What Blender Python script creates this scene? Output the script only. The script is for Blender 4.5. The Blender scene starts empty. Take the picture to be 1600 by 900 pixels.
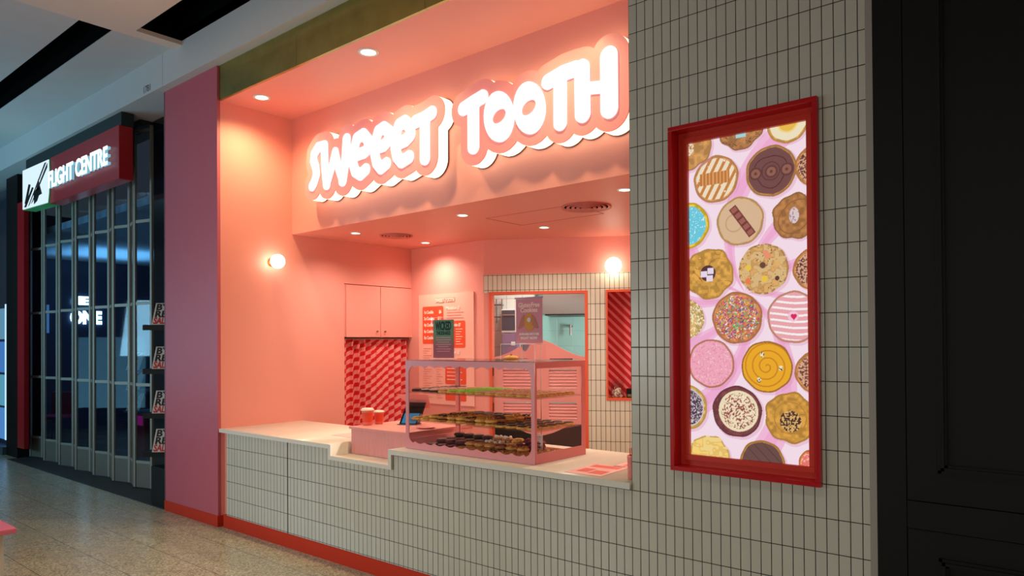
import bpy, bmesh, math, random
import numpy as np
from mathutils import Vector, Matrix
random.seed(7); R = random.random
C = bpy.context.scene.collection
PI = math.pi

# ------------------------------------------------------------------ camera
cam_d = bpy.data.cameras.new('camera'); cam = bpy.data.objects.new('camera', cam_d); C.objects.link(cam)
r3 = Vector((0.7644, 0.6447, -0.00647)).normalized()
fw = Vector((-0.6446, 0.7644, 0.00914)).normalized()
r3 = (r3 - fw * r3.dot(fw)).normalized(); up3 = r3.cross(fw)
M = Matrix((r3, up3, -fw)).transposed().to_4x4(); M.translation = Vector((1.958, -3.292, 1.651))
cam.matrix_world = M
cam_d.sensor_width = 36; cam_d.lens = 25.2592; cam_d.shift_y = 0.04709; cam_d.clip_end = 100
bpy.context.scene.camera = cam

# ------------------------------------------------------------------ world, light, exposure
sc = bpy.context.scene
sc.view_settings.view_transform = 'Standard'; sc.view_settings.look = 'None'
sc.view_settings.exposure = 0.0; sc.view_settings.gamma = 1.0; sc.view_settings.use_curve_mapping = False
w = bpy.data.worlds.new('world'); sc.world = w; w.use_nodes = True
bg = w.node_tree.nodes['Background']; bg.inputs[0].default_value = (0.62, 0.72, 0.9, 1); bg.inputs[1].default_value = 0.05

def area(name, loc, to, size, energy, col, sy=None, spread=PI):
    l = bpy.data.lights.new(name, 'AREA'); l.energy = energy; l.color = col; l.size = size
    if sy: l.shape = 'RECTANGLE'; l.size_y = sy
    l.spread = spread
    o = bpy.data.objects.new(name, l); C.objects.link(o); o.location = loc
    o.rotation_euler = (Vector(to) - Vector(loc)).to_track_quat('-Z', 'Y').to_euler()
    return o
# the lit shop fronts across the mall and the mall's own ceiling lights
area('mall_light_warm', (2.6, -5.0, 1.8), (0.0, 0, 1.0), 2.2, 17, (1, 0.95, 0.86), 1.2, 2.1)
area('mall_light_cool', (-10, -5.5, 2.0), (-8, 0, 4.2), 3.0, 120, (0.36, 0.74, 1.0), 1.2)
area('mall_light_violet', (-5.5, -7, 1.8), (-5, 0, 1.8), 1.5, 7, (0.85, 0.55, 1.0), 1.5, 2.0)

def spot(name, loc, energy, col, size=2.4, blend=0.9, r=0.04):
    l = bpy.data.lights.new(name, 'SPOT'); l.energy = energy; l.color = col; l.spot_size = size; l.spot_blend = blend
    l.shadow_soft_size = r
    o = bpy.data.objects.new(name, l); C.objects.link(o); o.location = loc
    return o

for x_, e_ in ((0.9, 54), (-1.7, 58), (-4.2, 52), (-7.2, 26)):
    spot('mall_downlight', (x_, -2.3, 4.44), e_, (1, 0.95, 0.82), 2.1, 1.0, 0.10)
area('mall_fill', (-3.6, -5.2, 1.6), (-3.0, 0, 0.6), 1.8, 26, (0.98, 1, 0.92), 1.0, 1.9)  # added frontal fill to brighten the counter tiles, no fixture
area('mall_spill', (-2.2, -3.5, 1.0), (-3.0, -1.6, 4.5), 1.2, 9, (1, 0.84, 0.72), None, 1.8)  # added warm lamp facing up, stands in for spill on the ceiling
area('mall_teal_fill', (-10.5, -3.2, 1.2), (-9.0, -1.2, 4.5), 2.0, 30, (0.22, 0.62, 0.9), None, 2.2)  # added unseen lamp that tints the left ceiling teal

# ------------------------------------------------------------------ colour and material helpers
def s2l(c): return tuple(((v/255)/12.92 if v/255 <= 0.04045 else ((v/255+0.055)/1.055)**2.4) for v in c)
def mat(name, col, rough=0.5, metal=0.0, emit=None, es=0.0, lin=False, noise=0.0, nscale=30, bump=0.0, bscale=80, spec=None, coat=0.0):
    m = bpy.data.materials.new(name); m.use_nodes = True; nt = m.node_tree; b = nt.nodes['Principled BSDF']
    c = col if lin else s2l(col)
    b.inputs['Base Color'].default_value = (*c, 1); b.inputs['Roughness'].default_value = rough; b.inputs['Metallic'].default_value = metal
    if spec is not None: b.inputs['Specular IOR Level'].default_value = spec
    if coat: b.inputs['Coat Weight'].default_value = coat
    if emit: b.inputs['Emission Color'].default_value = (*(emit if lin else s2l(emit)), 1); b.inputs['Emission Strength'].default_value = es
    tc = None
    if noise or bump:
        tc = nt.nodes.new('ShaderNodeTexCoord')
    if noise:
        n = nt.nodes.new('ShaderNodeTexNoise'); n.inputs['Scale'].default_value = nscale; n.inputs['Detail'].default_value = 5
        nt.links.new(tc.outputs['Object'], n.inputs['Vector'])
        r = nt.nodes.new('ShaderNodeMapRange'); r.inputs['To Min'].default_value = 1-noise; r.inputs['To Max'].default_value = 1+noise
        r.inputs['From Min'].default_value = 0.3; r.inputs['From Max'].default_value = 0.7
        nt.links.new(n.outputs['Fac'], r.inputs['Value'])
        v = nt.nodes.new('ShaderNodeVectorMath'); v.operation = 'SCALE'; v.inputs[0].default_value = c
        nt.links.new(r.outputs[0], v.inputs['Scale']); nt.links.new(v.outputs[0], b.inputs['Base Color'])
    if bump:
        n = nt.nodes.new('ShaderNodeTexNoise'); n.inputs['Scale'].default_value = bscale; n.inputs['Detail'].default_value = 4
        nt.links.new(tc.outputs['Object'], n.inputs['Vector'])
        bp = nt.nodes.new('ShaderNodeBump'); bp.inputs['Strength'].default_value = bump; bp.inputs['Distance'].default_value = 0.004
        nt.links.new(n.outputs['Fac'], bp.inputs['Height']); nt.links.new(bp.outputs[0], b.inputs['Normal'])
    return m
def glow(name, col, strength):
    m = bpy.data.materials.new(name); m.use_nodes = True; nt = m.node_tree; nt.nodes.clear()
    e = nt.nodes.new('ShaderNodeEmission'); e.inputs[0].default_value = (*col, 1); e.inputs[1].default_value = strength
    o = nt.nodes.new('ShaderNodeOutputMaterial'); nt.links.new(e.outputs[0], o.inputs[0]); return m
def glass(name, tint=(1, 1, 1), refl=0.08, rough=0.02):
    m = bpy.data.materials.new(name); m.use_nodes = True; nt = m.node_tree; nt.nodes.clear()
    t = nt.nodes.new('ShaderNodeBsdfTransparent'); t.inputs[0].default_value = (*tint, 1)
    g = nt.nodes.new('ShaderNodeBsdfGlossy'); g.inputs['Roughness'].default_value = rough
    f = nt.nodes.new('ShaderNodeLayerWeight'); f.inputs[0].default_value = 0.5   # facing: 0 head on, 1 grazing
    p = nt.nodes.new('ShaderNodeMath'); p.operation = 'POWER'; p.inputs[1].default_value = 5.0; nt.links.new(f.outputs['Facing'], p.inputs[0])
    a = nt.nodes.new('ShaderNodeMath'); a.operation = 'MULTIPLY_ADD'; a.inputs[1].default_value = 0.5; a.inputs[2].default_value = refl*0.5
    a.use_clamp = True
    nt.links.new(p.outputs[0], a.inputs[0])
    mx = nt.nodes.new('ShaderNodeMixShader'); o = nt.nodes.new('ShaderNodeOutputMaterial')
    nt.links.new(a.outputs[0], mx.inputs[0]); nt.links.new(t.outputs[0], mx.inputs[1]); nt.links.new(g.outputs[0], mx.inputs[2]); nt.links.new(mx.outputs[0], o.inputs[0])
    return m
class NB:   # small node-graph writer
    def __init__(s, m): s.nt = m.node_tree
    def math(s, op, a, b=None, c=None):
        n = s.nt.nodes.new('ShaderNodeMath'); n.operation = op
        for i, v in enumerate((a, b, c)):
            if v is None: continue
            if isinstance(v, (int, float)): n.inputs[i].default_value = v
            else: s.nt.links.new(v, n.inputs[i])
        return n.outputs[0]
    def mix(s, f, a, b):
        n = s.nt.nodes.new('ShaderNodeMix'); n.data_type = 'RGBA'
        for i, v in ((0, f), (6, a), (7, b)):
            if isinstance(v, (int, float)): n.inputs[i].default_value = v
            elif isinstance(v, tuple): n.inputs[i].default_value = (*v, 1) if len(v) == 3 else v
            else: s.nt.links.new(v, n.inputs[i])
        return n.outputs[2]
    def xyz(s):
        t = s.nt.nodes.new('ShaderNodeTexCoord'); x = s.nt.nodes.new('ShaderNodeSeparateXYZ'); s.nt.links.new(t.outputs['Object'], x.inputs[0]); return x.outputs
def tile_mat(name, W, H, ou, ov, col, gcol, gw, rough=0.25, var=0.06, joints=()):
    m = mat(name, col, rough); nb = NB(m); x = nb.xyz(); b = m.node_tree.nodes['Principled BSDF']
    u = nb.math('DIVIDE', nb.math('SUBTRACT', x[0], ou), W); v = nb.math('DIVIDE', nb.math('SUBTRACT', x[2], ov), H)
    fu = nb.math('FRACT', u); fv = nb.math('FRACT', v)
    du = nb.math('MULTIPLY', nb.math('MINIMUM', fu, nb.math('SUBTRACT', 1.0, fu)), W)
    dv = nb.math('MULTIPLY', nb.math('MINIMUM', fv, nb.math('SUBTRACT', 1.0, fv)), H)
    d = nb.math('MINIMUM', du, dv)
    for j in joints: d = nb.math('MINIMUM', d, nb.math('MAXIMUM', 0.0, nb.math('SUBTRACT', nb.math('ABSOLUTE', nb.math('SUBTRACT', x[0], j)), gw*0.9)))
    g = nb.math('LESS_THAN', d, gw/2)
    wn = m.node_tree.nodes.new('ShaderNodeTexWhiteNoise'); wn.noise_dimensions = '2D'
    cv = m.node_tree.nodes.new('ShaderNodeCombineXYZ')
    m.node_tree.links.new(nb.math('FLOOR', u), cv.inputs[0]); m.node_tree.links.new(nb.math('FLOOR', v), cv.inputs[1]); m.node_tree.links.new(cv.outputs[0], wn.inputs['Vector'])
    c = s2l(col); k = nb.math('MULTIPLY_ADD', wn.outputs['Value'], var, 1-var/2)
    vm = m.node_tree.nodes.new('ShaderNodeVectorMath'); vm.operation = 'SCALE'; vm.inputs[0].default_value = c; m.node_tree.links.new(k, vm.inputs['Scale'])
    m.node_tree.links.new(nb.mix(g, vm.outputs[0], s2l(gcol)), b.inputs['Base Color'])
    m.node_tree.links.new(nb.math('MULTIPLY_ADD', g, 0.6, rough), b.inputs['Roughness'])
    bp = m.node_tree.nodes.new('ShaderNodeBump'); bp.inputs['Strength'].default_value = 0.6; bp.inputs['Distance'].default_value = 0.003
    m.node_tree.links.new(nb.math('MINIMUM', nb.math('MULTIPLY', d, 1/0.004), 1.0), bp.inputs['Height']); m.node_tree.links.new(bp.outputs[0], b.inputs['Normal'])
    return m
def stripe_mat(name, axis, a, bb, c1, c2, rough=0.6, duty=0.5):
    m = mat(name, c1, rough); nb = NB(m); x = nb.xyz(); b = m.node_tree.nodes['Principled BSDF']
    t = nb.math('FRACT', nb.math('ADD', nb.math('MULTIPLY', x[axis], a), nb.math('MULTIPLY', x[2], bb)))
    m.node_tree.links.new(nb.mix(nb.math('LESS_THAN', t, duty), s2l(c1), s2l(c2)), b.inputs['Base Color'])
    return m

# ------------------------------------------------------------------ mesh helpers
class MB:
    def __init__(s): s.v = []; s.f = []; s.m = []; s.sm = []
    def add(s, vs, fs, mi=0, smooth=False):
        o = len(s.v); s.v += [tuple(p) for p in vs]; s.f += [tuple(i+o for i in f) for f in fs]; s.m += [mi]*len(fs); s.sm += [smooth]*len(fs); return s
    def box(s, x0, x1, y0, y1, z0, z1, mi=0, bev=0.0):
        if x0 > x1: x0, x1 = x1, x0
        if y0 > y1: y0, y1 = y1, y0
        if z0 > z1: z0, z1 = z1, z0
        if bev:
            bm = bmesh.new(); bmesh.ops.create_cube(bm, size=1)
            for v in bm.verts: v.co = Vector(((x0+x1)/2+v.co.x*(x1-x0), (y0+y1)/2+v.co.y*(y1-y0), (z0+z1)/2+v.co.z*(z1-z0)))
            bmesh.ops.bevel(bm, geom=bm.edges[:], offset=bev, segments=2, profile=0.6, affect='EDGES')
            bm.verts.index_update(); s.add([v.co[:] for v in bm.verts], [[v.index for v in f.verts] for f in bm.faces], mi); bm.free(); return s
        return s.add([(x0,y0,z0),(x1,y0,z0),(x1,y1,z0),(x0,y1,z0),(x0,y0,z1),(x1,y0,z1),(x1,y1,z1),(x0,y1,z1)],
                     [(0,3,2,1),(4,5,6,7),(0,1,5,4),(1,2,6,5),(2,3,7,6),(3,0,4,7)], mi)
    def lathe(s, prof, cx=0, cy=0, cz=0, n=24, mi=0, axis='z', smooth=True):
        vs = []; fs = []
        for r, h in prof:
            for k in range(n):
                a = 2*PI*k/n; p = (r*math.cos(a), r*math.sin(a), h)
                if axis == 'x': p = (h, p[0], p[1])
                if axis == 'y': p = (p[0], h, p[1])
                vs.append((p[0]+cx, p[1]+cy, p[2]+cz))
        for i in range(len(prof)-1):
            for k in range(n): fs.append((i*n+k, i*n+(k+1) % n, (i+1)*n+(k+1) % n, (i+1)*n+k))
        s.add(vs, fs, mi, smooth)
        o = len(s.v)-len(vs)
        s.f.append(tuple(o+k for k in range(n))[::-1]); s.m.append(mi); s.sm.append(False)
        s.f.append(tuple(o+(len(prof)-1)*n+k for k in range(n))); s.m.append(mi); s.sm.append(False)
        return s
    def tube(s, a, b, r, n=12, mi=0):
        a = Vector(a); b = Vector(b); d = (b-a); q = d.to_track_quat('Z', 'Y'); vs = []
        for h in (0, d.length):
            for k in range(n): vs.append(tuple(a + q @ Vector((r*math.cos(2*PI*k/n), r*math.sin(2*PI*k/n), h))))
        fs = [(k, (k+1) % n, n+(k+1) % n, n+k) for k in range(n)]
        s.add(vs, fs, mi, True); s.add(vs, [tuple(range(n))[::-1], tuple(range(n, 2*n))], mi); return s
    def build(s, name, m, parent=None, label=None, cat=None, group=None, kind=None, loc=None, rot=None):
        me = bpy.data.meshes.new(name); me.from_pydata(s.v, [], s.f); me.update()
        for mm in (m if isinstance(m, (list, tuple)) else [m]): me.materials.append(mm)
        me.polygons.foreach_set('material_index', s.m); me.polygons.foreach_set('use_smooth', s.sm)
        bm = bmesh.new(); bm.from_mesh(me); bmesh.ops.recalc_face_normals(bm, faces=bm.faces[:]); bm.to_mesh(me); bm.free()
        return link(name, me, parent, label, cat, group, kind, loc, rot)
def link(name, me, parent=None, label=None, cat=None, group=None, kind=None, loc=None, rot=None):
    o = bpy.data.objects.new(name, me); C.objects.link(o)
    if parent: o.parent = parent
    if loc: o.location = loc
    if rot is not None: o.rotation_euler = (0, 0, rot)
    tag(o, label, cat, group, kind); return o
def tag(o, label=None, cat=None, group=None, kind=None):
    if label: o['label'] = label
    if cat: o['category'] = cat
    if group: o['group'] = group
    if kind: o['kind'] = kind
def thing(name, label, cat, loc=(0,0,0), rot=0, group=None):
    o = bpy.data.objects.new(name, None); C.objects.link(o); o.location = loc; o.rotation_euler = (0, 0, rot); o.empty_display_size = 0.1
    tag(o, label, cat, group); return o
def B(*a, **k): return MB().box(*a, **k)
def struct(name, mb, m, loc=None, rot=None, label=None): return mb.build(name, m, kind='structure', loc=loc, rot=rot, label=label)

def loops_mesh(loops, depth, bevel=0.0):
    """filled outline (even-odd holes) in XZ, extruded along Y by depth/2 either side"""
    cu = bpy.data.curves.new('outline', 'CURVE'); cu.dimensions = '2D'; cu.fill_mode = 'BOTH'; cu.extrude = depth/2
    if bevel: cu.bevel_depth = bevel; cu.bevel_resolution = 2; cu.offset = -bevel; cu.extrude = max(depth/2-bevel, 0.0002)
    for lp in loops:
        sp = cu.splines.new('POLY'); sp.points.add(len(lp)-1)
        for i, (x, z) in enumerate(lp): sp.points[i].co = (x, z, 0, 1)
        sp.use_cyclic_u = True
    o = bpy.data.objects.new('outline', cu); C.objects.link(o)
    me = bpy.data.meshes.new_from_object(o.evaluated_get(bpy.context.evaluated_depsgraph_get()))
    bpy.data.objects.remove(o); bpy.data.curves.remove(cu)
    me.transform(Matrix.Rotation(PI/2, 4, 'X')); return me
def plate(name, loops, depth, m, y=0.0, parent=None, bevel=0.0, **k):
    me = loops_mesh(loops, depth, bevel); me.transform(Matrix.Translation((0, y, 0))); me.materials.append(m)
    return link(name, me, parent, **k)
def rect(x0, x1, z0, z1): return [(x0, z0), (x1, z0), (x1, z1), (x0, z1)]
def rrect(x0, x1, z0, z1, r, n=6):
    o = []
    for cx, cz, a0 in ((x1-r, z1-r, 0), (x0+r, z1-r, 90), (x0+r, z0+r, 180), (x1-r, z0+r, 270)):
        for k in range(n+1):
            a = math.radians(a0+90*k/n); o.append((cx+r*math.cos(a), cz+r*math.sin(a)))
    return o
def text(name, s, size, m, parent, loc, rot=(PI/2, 0, 0), depth=0.0006, off=0.0, align='LEFT', sx=1.0, shear=0.0, sp=1.0, **k):
    cu = bpy.data.curves.new('text', 'FONT'); cu.body = s; cu.size = size; cu.extrude = depth; cu.offset = off; cu.align_x = align; cu.shear = shear
    cu.space_character = sp; cu.resolution_u = 3
    o = bpy.data.objects.new('text', cu); C.objects.link(o)
    me = bpy.data.meshes.new_from_object(o.evaluated_get(bpy.context.evaluated_depsgraph_get()))
    bpy.data.objects.remove(o); bpy.data.curves.remove(cu)
    me.transform(Matrix.Diagonal((sx, 1, 1, 1))); me.materials.clear(); me.materials.append(m)
    oo = bpy.data.objects.new(name, me); C.objects.link(oo); oo.parent = parent; oo.location = loc; oo.rotation_euler = rot
    tag(oo, **k); return oo
def copy_tree(o, loc, rot=None, label=None, group=None):
    c = o.copy(); C.objects.link(c); c.location = loc
    if rot is not None: c.rotation_euler = rot
    if label: c['label'] = label
    if group: c['group'] = group
    for ch in list(o.children):
        d = ch.copy(); C.objects.link(d); d.parent = c
        for g in list(ch.children):
            e = g.copy(); C.objects.link(e); e.parent = d
    return c

# outline of a set of strokes / polygons by a distance field and marching squares
def sdf_field(items, X, Z, holes=True):
    D = np.full(X.shape, 9.0); Hh = np.full(X.shape, 9.0)
    def polyd(P):
        d = np.full(X.shape, 1e9); ins = np.zeros(X.shape, bool); n = len(P)
        for i in range(n):
            ax, az = P[i]; bx, bz = P[(i+1) % n]; ex, ez = bx-ax, bz-az
            t = np.clip(((X-ax)*ex+(Z-az)*ez)/(ex*ex+ez*ez), 0, 1); d = np.minimum(d, (X-ax-t*ex)**2+(Z-az-t*ez)**2)
            c = ((az > Z) != (bz > Z)) & (X < (bx-ax)*(Z-az)/((bz-az) if bz != az else 1e-9)+ax); ins ^= c
        d = np.sqrt(d); return np.where(ins, -d, d)
    for kind, r, P in items:
        if kind == 's':
            for (ax, az), (bx, bz) in zip(P[:-1], P[1:]):
                ex, ez = bx-ax, bz-az; t = np.clip(((X-ax)*ex+(Z-az)*ez)/(ex*ex+ez*ez+1e-12), 0, 1)
                D = np.minimum(D, np.hypot(X-ax-t*ex, Z-az-t*ez)-r)
        elif kind == 'p': D = np.minimum(D, polyd(P))
        elif kind == 'h': Hh = np.minimum(Hh, polyd(P))
    return np.maximum(D, -Hh) if holes else D
def contours(F, xs, zs, lev):
    F = F-lev; F = np.where(np.abs(F) < 1e-7, 1e-7, F); nx, nz = len(xs), len(zs); seg = {}
    def pt(i, j, e):
        if e == 0: a, b = F[j, i], F[j, i+1]; t = a/(a-b); return (xs[i]+t*(xs[i+1]-xs[i]), zs[j])
        a, b = F[j, i], F[j+1, i]; t = a/(a-b); return (xs[i], zs[j]+t*(zs[j+1]-zs[j]))
    S = F < 0; act = np.argwhere(~((S[:-1, :-1] == S[1:, :-1]) & (S[:-1, :-1] == S[:-1, 1:]) & (S[:-1, :-1] == S[1:, 1:])))
    nb = {}
    for j, i in act:
        es = []
        if S[j, i] != S[j, i+1]: es.append((i, j, 0))
        if S[j, i+1] != S[j+1, i+1]: es.append((i+1, j, 1))
        if S[j+1, i] != S[j+1, i+1]: es.append((i, j+1, 0))
        if S[j, i] != S[j+1, i]: es.append((i, j, 1))
        pairs = [(es[0], es[1])] if len(es) == 2 else [(es[0], es[1]), (es[2], es[3])]
        for a, b in pairs: nb.setdefault(a, []).append(b); nb.setdefault(b, []).append(a)
    out = []; seen = set()
    for st in nb:
        if st in seen: continue
        lp = [st]; seen.add(st); cur = st
        while True:
            nx_ = [q for q in nb[cur] if q not in seen]
            if not nx_: break
            cur = nx_[0]; seen.add(cur); lp.append(cur)
        if len(lp) > 8: out.append([pt(*q) for q in lp][::2])
    return out

# ------------------------------------------------------------------ materials
PINK = mat('pink_paint', (236, 154, 146), 0.42, bump=0.05, bscale=160)
PINKSHADE = mat('column_shaded_pink', (188, 90, 104), 0.45)  # pink darkened towards purple: the column's shade is in the colour
PINKW = mat('pink_wall_paint', (238, 156, 143), 0.5, bump=0.06, bscale=120)
CORAL = mat('coral_paint', (238, 100, 62), 0.4)
KICK = mat('kick_red', (196, 50, 20), 0.5, spec=0.25)
GOLD = mat('brushed_brass', (158, 148, 84), 0.32, 0.9, noise=0.12, nscale=6)
WHITEC = mat('mall_white', (196, 196, 192), 0.75)
WARMC = mat('mall_warm_lit_white', (222, 204, 188), 0.75)  # warm light on the right-hand ceiling is put into this colour
BLACK = mat('black_void', (2, 2, 2), 0.95, spec=0.05)
BLK = mat('black_satin', (15, 15, 13), 0.6, spec=0.25)
BLKG = mat('black_gloss', (8, 10, 13), 0.12)
STONE = mat('cream_stone_top', (226, 220, 206), 0.28, noise=0.025, nscale=40)
TILE = tile_mat('kit_tile', 0.0488, 0.15, 0.0, 0.723, (200, 197, 182), (16, 18, 16), 0.0036)
TILEC = tile_mat('kit_tile_counter', 0.0488, 0.15, 0.0, 0.723, (200, 198, 184), (16, 18, 16), 0.0036, joints=(-3.211,))
TILEB = tile_mat('kit_tile_back', 0.0488, 0.157, 0.0, 0.005, (228, 224, 204), (30, 26, 20), 0.0046)
TEAL = tile_mat('teal_tile', 0.2, 0.2, 0.0, 0.0, (168, 222, 214), (150, 200, 195), 0.004)
WTILE = tile_mat('white_tile', 0.2, 0.2, 0.0, 0.0, (225, 225, 215), (150, 150, 145), 0.004)
STEEL = mat('brushed_steel', (165, 160, 156), 0.38, 0.9)
DSTEEL = mat('dark_steel', (70, 68, 68), 0.35, 0.8)
ALU = mat('gate_aluminium', (150, 148, 134), 0.5, 0.2)
REDP = mat('red_gloss_frame', (190, 8, 18), 0.3)
REDF = mat('red_inner_frame', (214, 52, 34), 0.4)
WHITE = mat('white_plastic', (235, 232, 225), 0.45)
PAPER = mat('paper_white', (240, 238, 230), 0.7)
PPINK = mat('paper_pink', (250, 190, 188), 0.65)
RORANGE = mat('print_orange_red', (238, 82, 44), 0.6)
INK = mat('ink_dark', (25, 20, 22), 0.6)
INKP = mat('ink_rose', (214, 110, 104), 0.6)
GLASS = glass('clear_glass', (0.95, 0.97, 0.96), 0.05)
GATEG = glass('gate_polycarbonate', (0.72, 0.8, 0.86), 0.07, 0.03)
ACR = glass('clear_acrylic', (0.985, 0.97, 0.97), 0.06)
SHELFG = glass('shelf_glass', (0.94, 0.92, 0.88), 0.14, 0.1)
LAMP = glow('lamp_white', (1, 0.9, 0.75), 6)
WARM = (1.0, 0.76, 0.38); WARM2 = (1.0, 0.88, 0.71)

# ------------------------------------------------------------------ setting: floor
def floor_mat():
    m = mat('terrazzo', (150, 142, 124), 0.22); nb = NB(m); nt = m.node_tree; x = nb.xyz(); b = nt.nodes['Principled BSDF']
    py = nb.math('DIVIDE', nb.math('ADD', x[1], 0.29), 0.413); row = nb.math('FLOOR', py)
    px = nb.math('DIVIDE', nb.math('ADD', nb.math('SUBTRACT', x[0], x[1]), nb.math('MULTIPLY', row, 0.62)), 1.24)
    def edge(t, W):
        f = nb.math('FRACT', t); return nb.math('MULTIPLY', nb.math('MINIMUM', f, nb.math('SUBTRACT', 1.0, f)), W)
    g = nb.math('LESS_THAN', nb.math('MINIMUM', edge(py, 0.413), nb.math('MULTIPLY', edge(px, 1.24), 0.7)), 0.0022)
    t = nt.nodes.new('ShaderNodeTexCoord')
    vo = nt.nodes.new('ShaderNodeTexVoronoi'); vo.inputs['Scale'].default_value = 90; nt.links.new(t.outputs['Object'], vo.inputs['Vector'])
    sp = nt.nodes.new('ShaderNodeSeparateColor'); nt.links.new(vo.outputs['Color'], sp.inputs[0])
    ns = nt.nodes.new('ShaderNodeTexNoise'); ns.inputs['Scale'].default_value = 2.2; nt.links.new(t.outputs['Object'], ns.inputs['Vector'])
    chip = nb.mix(sp.outputs[0], s2l((136, 130, 108)), s2l((204, 198, 172)))
    wn = nt.nodes.new('ShaderNodeTexWhiteNoise'); wn.noise_dimensions = '2D'; cv = nt.nodes.new('ShaderNodeCombineXYZ')
    nt.links.new(nb.math('FLOOR', px), cv.inputs[0]); nt.links.new(row, cv.inputs[1]); nt.links.new(cv.outputs[0], wn.inputs['Vector'])
    k = nb.math('MULTIPLY_ADD', wn.outputs['Value'], 0.16, 0.9)
    vm = nt.nodes.new('ShaderNodeVectorMath'); vm.operation = 'SCALE'; nt.links.new(chip, vm.inputs[0]); nt.links.new(k, vm.inputs['Scale'])
    nt.links.new(nb.mix(g, vm.outputs[0], s2l((70, 64, 54))), b.inputs['Base Color'])
    nt.links.new(nb.math('MULTIPLY_ADD', ns.outputs['Fac'], 0.12, 0.2), b.inputs['Roughness']); return m
struct('floor', B(-20, 6, -9, 7, -0.1, 0), floor_mat())
struct('trim_1', B(-10.42, -5.345, -0.03, 0.6, 0.0, 0.006), mat('threshold_grey', (52, 52, 50), 0.6, bump=0.3, bscale=300), label='dark threshold mat below the folding shutter')
# ceiling and bulkhead of the mall
cl = MB()
cl.box(-20, -4.94, -0.64, -0.113, 4.52, 4.53); cl.box(-20, -4.94, -9, -0.92, 4.52, 4.53)
struct('ceiling', cl, WHITEC)
cr = MB(); cr.box(-4.94, 6, -9, -0.53, 4.49, 4.53); cr.box(-4.94, -4.79, -0.53, -0.113, 4.49, 4.53)
struct('ceiling', cr, WARMC)
sl = MB()
for x0, x1, y0, y1 in ((-20, -4.94, -0.92, -0.64), (-4.79, 6, -0.53, -0.113)):
    sl.box(x0, x1, y0, y1, 4.9, 4.92); sl.box(x0, x1, y0-0.01, y0, 4.531, 4.92); sl.box(x0, x1, y1, y1+0.01, 4.531, 4.92); sl.box(x0-0.01, x0, y0, y1, 4.531, 4.92); sl.box(x1, x1+0.01, y0, y1, 4.531, 4.92)
struct('trim_2', sl, BLACK, label='black recessed air slots in the mall ceiling')
bh = MB(); bh.box(-20, -5.204, -0.113, 0.0, 4.195, 4.62); bh.box(-5.198, 6, -0.113, 0.0, 4.195, 4.62); bh.box(-20, -5.204, 0, 0.6, 4.195, 4.3); bh.box(-5.198, 6, 0.0, 0.6, 4.215, 4.3)
t = struct('wall_bulkhead', bh, WHITEC)
text('number', '1781', 0.095, mat('number_grey', (40, 44, 50), 0.6), t, (-5.64, -0.1135, 4.222), depth=0.0005, off=0.001)
# gold fascia strip
struct('trim_3', B(-4.345, -3.05, -0.012, 0.012, 3.88, 4.195).box(-3.047, -1.55, -0.012, 0.012, 3.88, 4.195).box(-1.547, 0.0, -0.012, 0.012, 3.88, 4.195), GOLD, label='brass fascia strip over the cookie counter')
# pink column
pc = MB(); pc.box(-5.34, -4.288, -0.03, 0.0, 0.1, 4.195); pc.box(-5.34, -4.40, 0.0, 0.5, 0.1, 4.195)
struct('wall_column', pc, PINKSHADE)
struct('baseboard_column', B(-5.345, -4.282, -0.038, 0.02, 0, 0.1), KICK)
struct('trim_4', B(-5.346, -5.338, -0.034, 0.0, 0.1, 4.19), mat('edge_strip', (120, 120, 125), 0.4, 0.6), label='thin metal edge strip of the pink column')
# cookie shop shell
struct('wall_left', B(-4.39, -4.29, 0.0, 1.37, 0, 3.95).box(-4.39, -4.29, 1.37, 2.335, 2.29, 3.0).box(-4.75, -4.65, 1.3, 2.4, 0, 3.0).box(-4.65, -4.391, 1.30, 1.37, 0, 2.29), PINKW)
struct('wall_sign', B(-4.29, 0.3, 0.746, 0.86, 2.739, 3.95), PINKW)
struct('ceiling', B(-4.29, 0.3, 0.012, 0.746, 3.88, 3.95), PINKW)
P0 = (-3.156, 2.315, 0); AN = math.radians(30.7)
struct('ceiling', B(-4.7, 0.3, 0.86, 4.0, 2.739, 2.85), PINKW)
struct('wall_menu', B(-4.7, -3.156, 2.315, 2.42, 0, 2.739), PINKW)
wa = MB(); wa.box(0, 3.9, 0.0, 0.12, 2.367, 2.739); wa.box(0, 0.06, 0.0, 0.12, 0, 2.176)
struct('wall_back', wa, PINKW, loc=P0, rot=AN)
wt = MB(); wt.box(0, 3.9, -0.008, 0.12, 2.176, 2.367); wt.box(1.09, 1.277, -0.008, 0.12, 0, 2.176)
wt.box(1.277, 1.80, -0.008, 0.12, 0, 1.06); wt.box(1.80, 3.9, -0.008, 0.12, 0, 2.176)
struct('wall_back_tiled', wt, TILEB, loc=P0, rot=AN)
struct('wall_right', B(0.2, 0.3, 0.25, 4.0, 0, 3.95), PINKW)
# right hand tiled wall with the light box opening
tw = MB(); tw.box(0, 0.245, 0, 0.25, 0, 4.195); tw.box(0.955, 1.152, 0, 0.25, 0, 4.195)
tw.box(0.245, 0.955, 0, 0.25, 0, 1.016); tw.box(0.245, 0.955, 0, 0.25, 2.72, 4.195)
struct('wall_tiled', tw, TILE)
struct('trim_5', B(1.152, 1.180, -0.004, 0.25, 0, 4.195), mat('edge_grey', (160, 152, 142), 0.5, bump=0.1, bscale=60), label='pale edge strip between tiles and black panelling')
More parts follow.
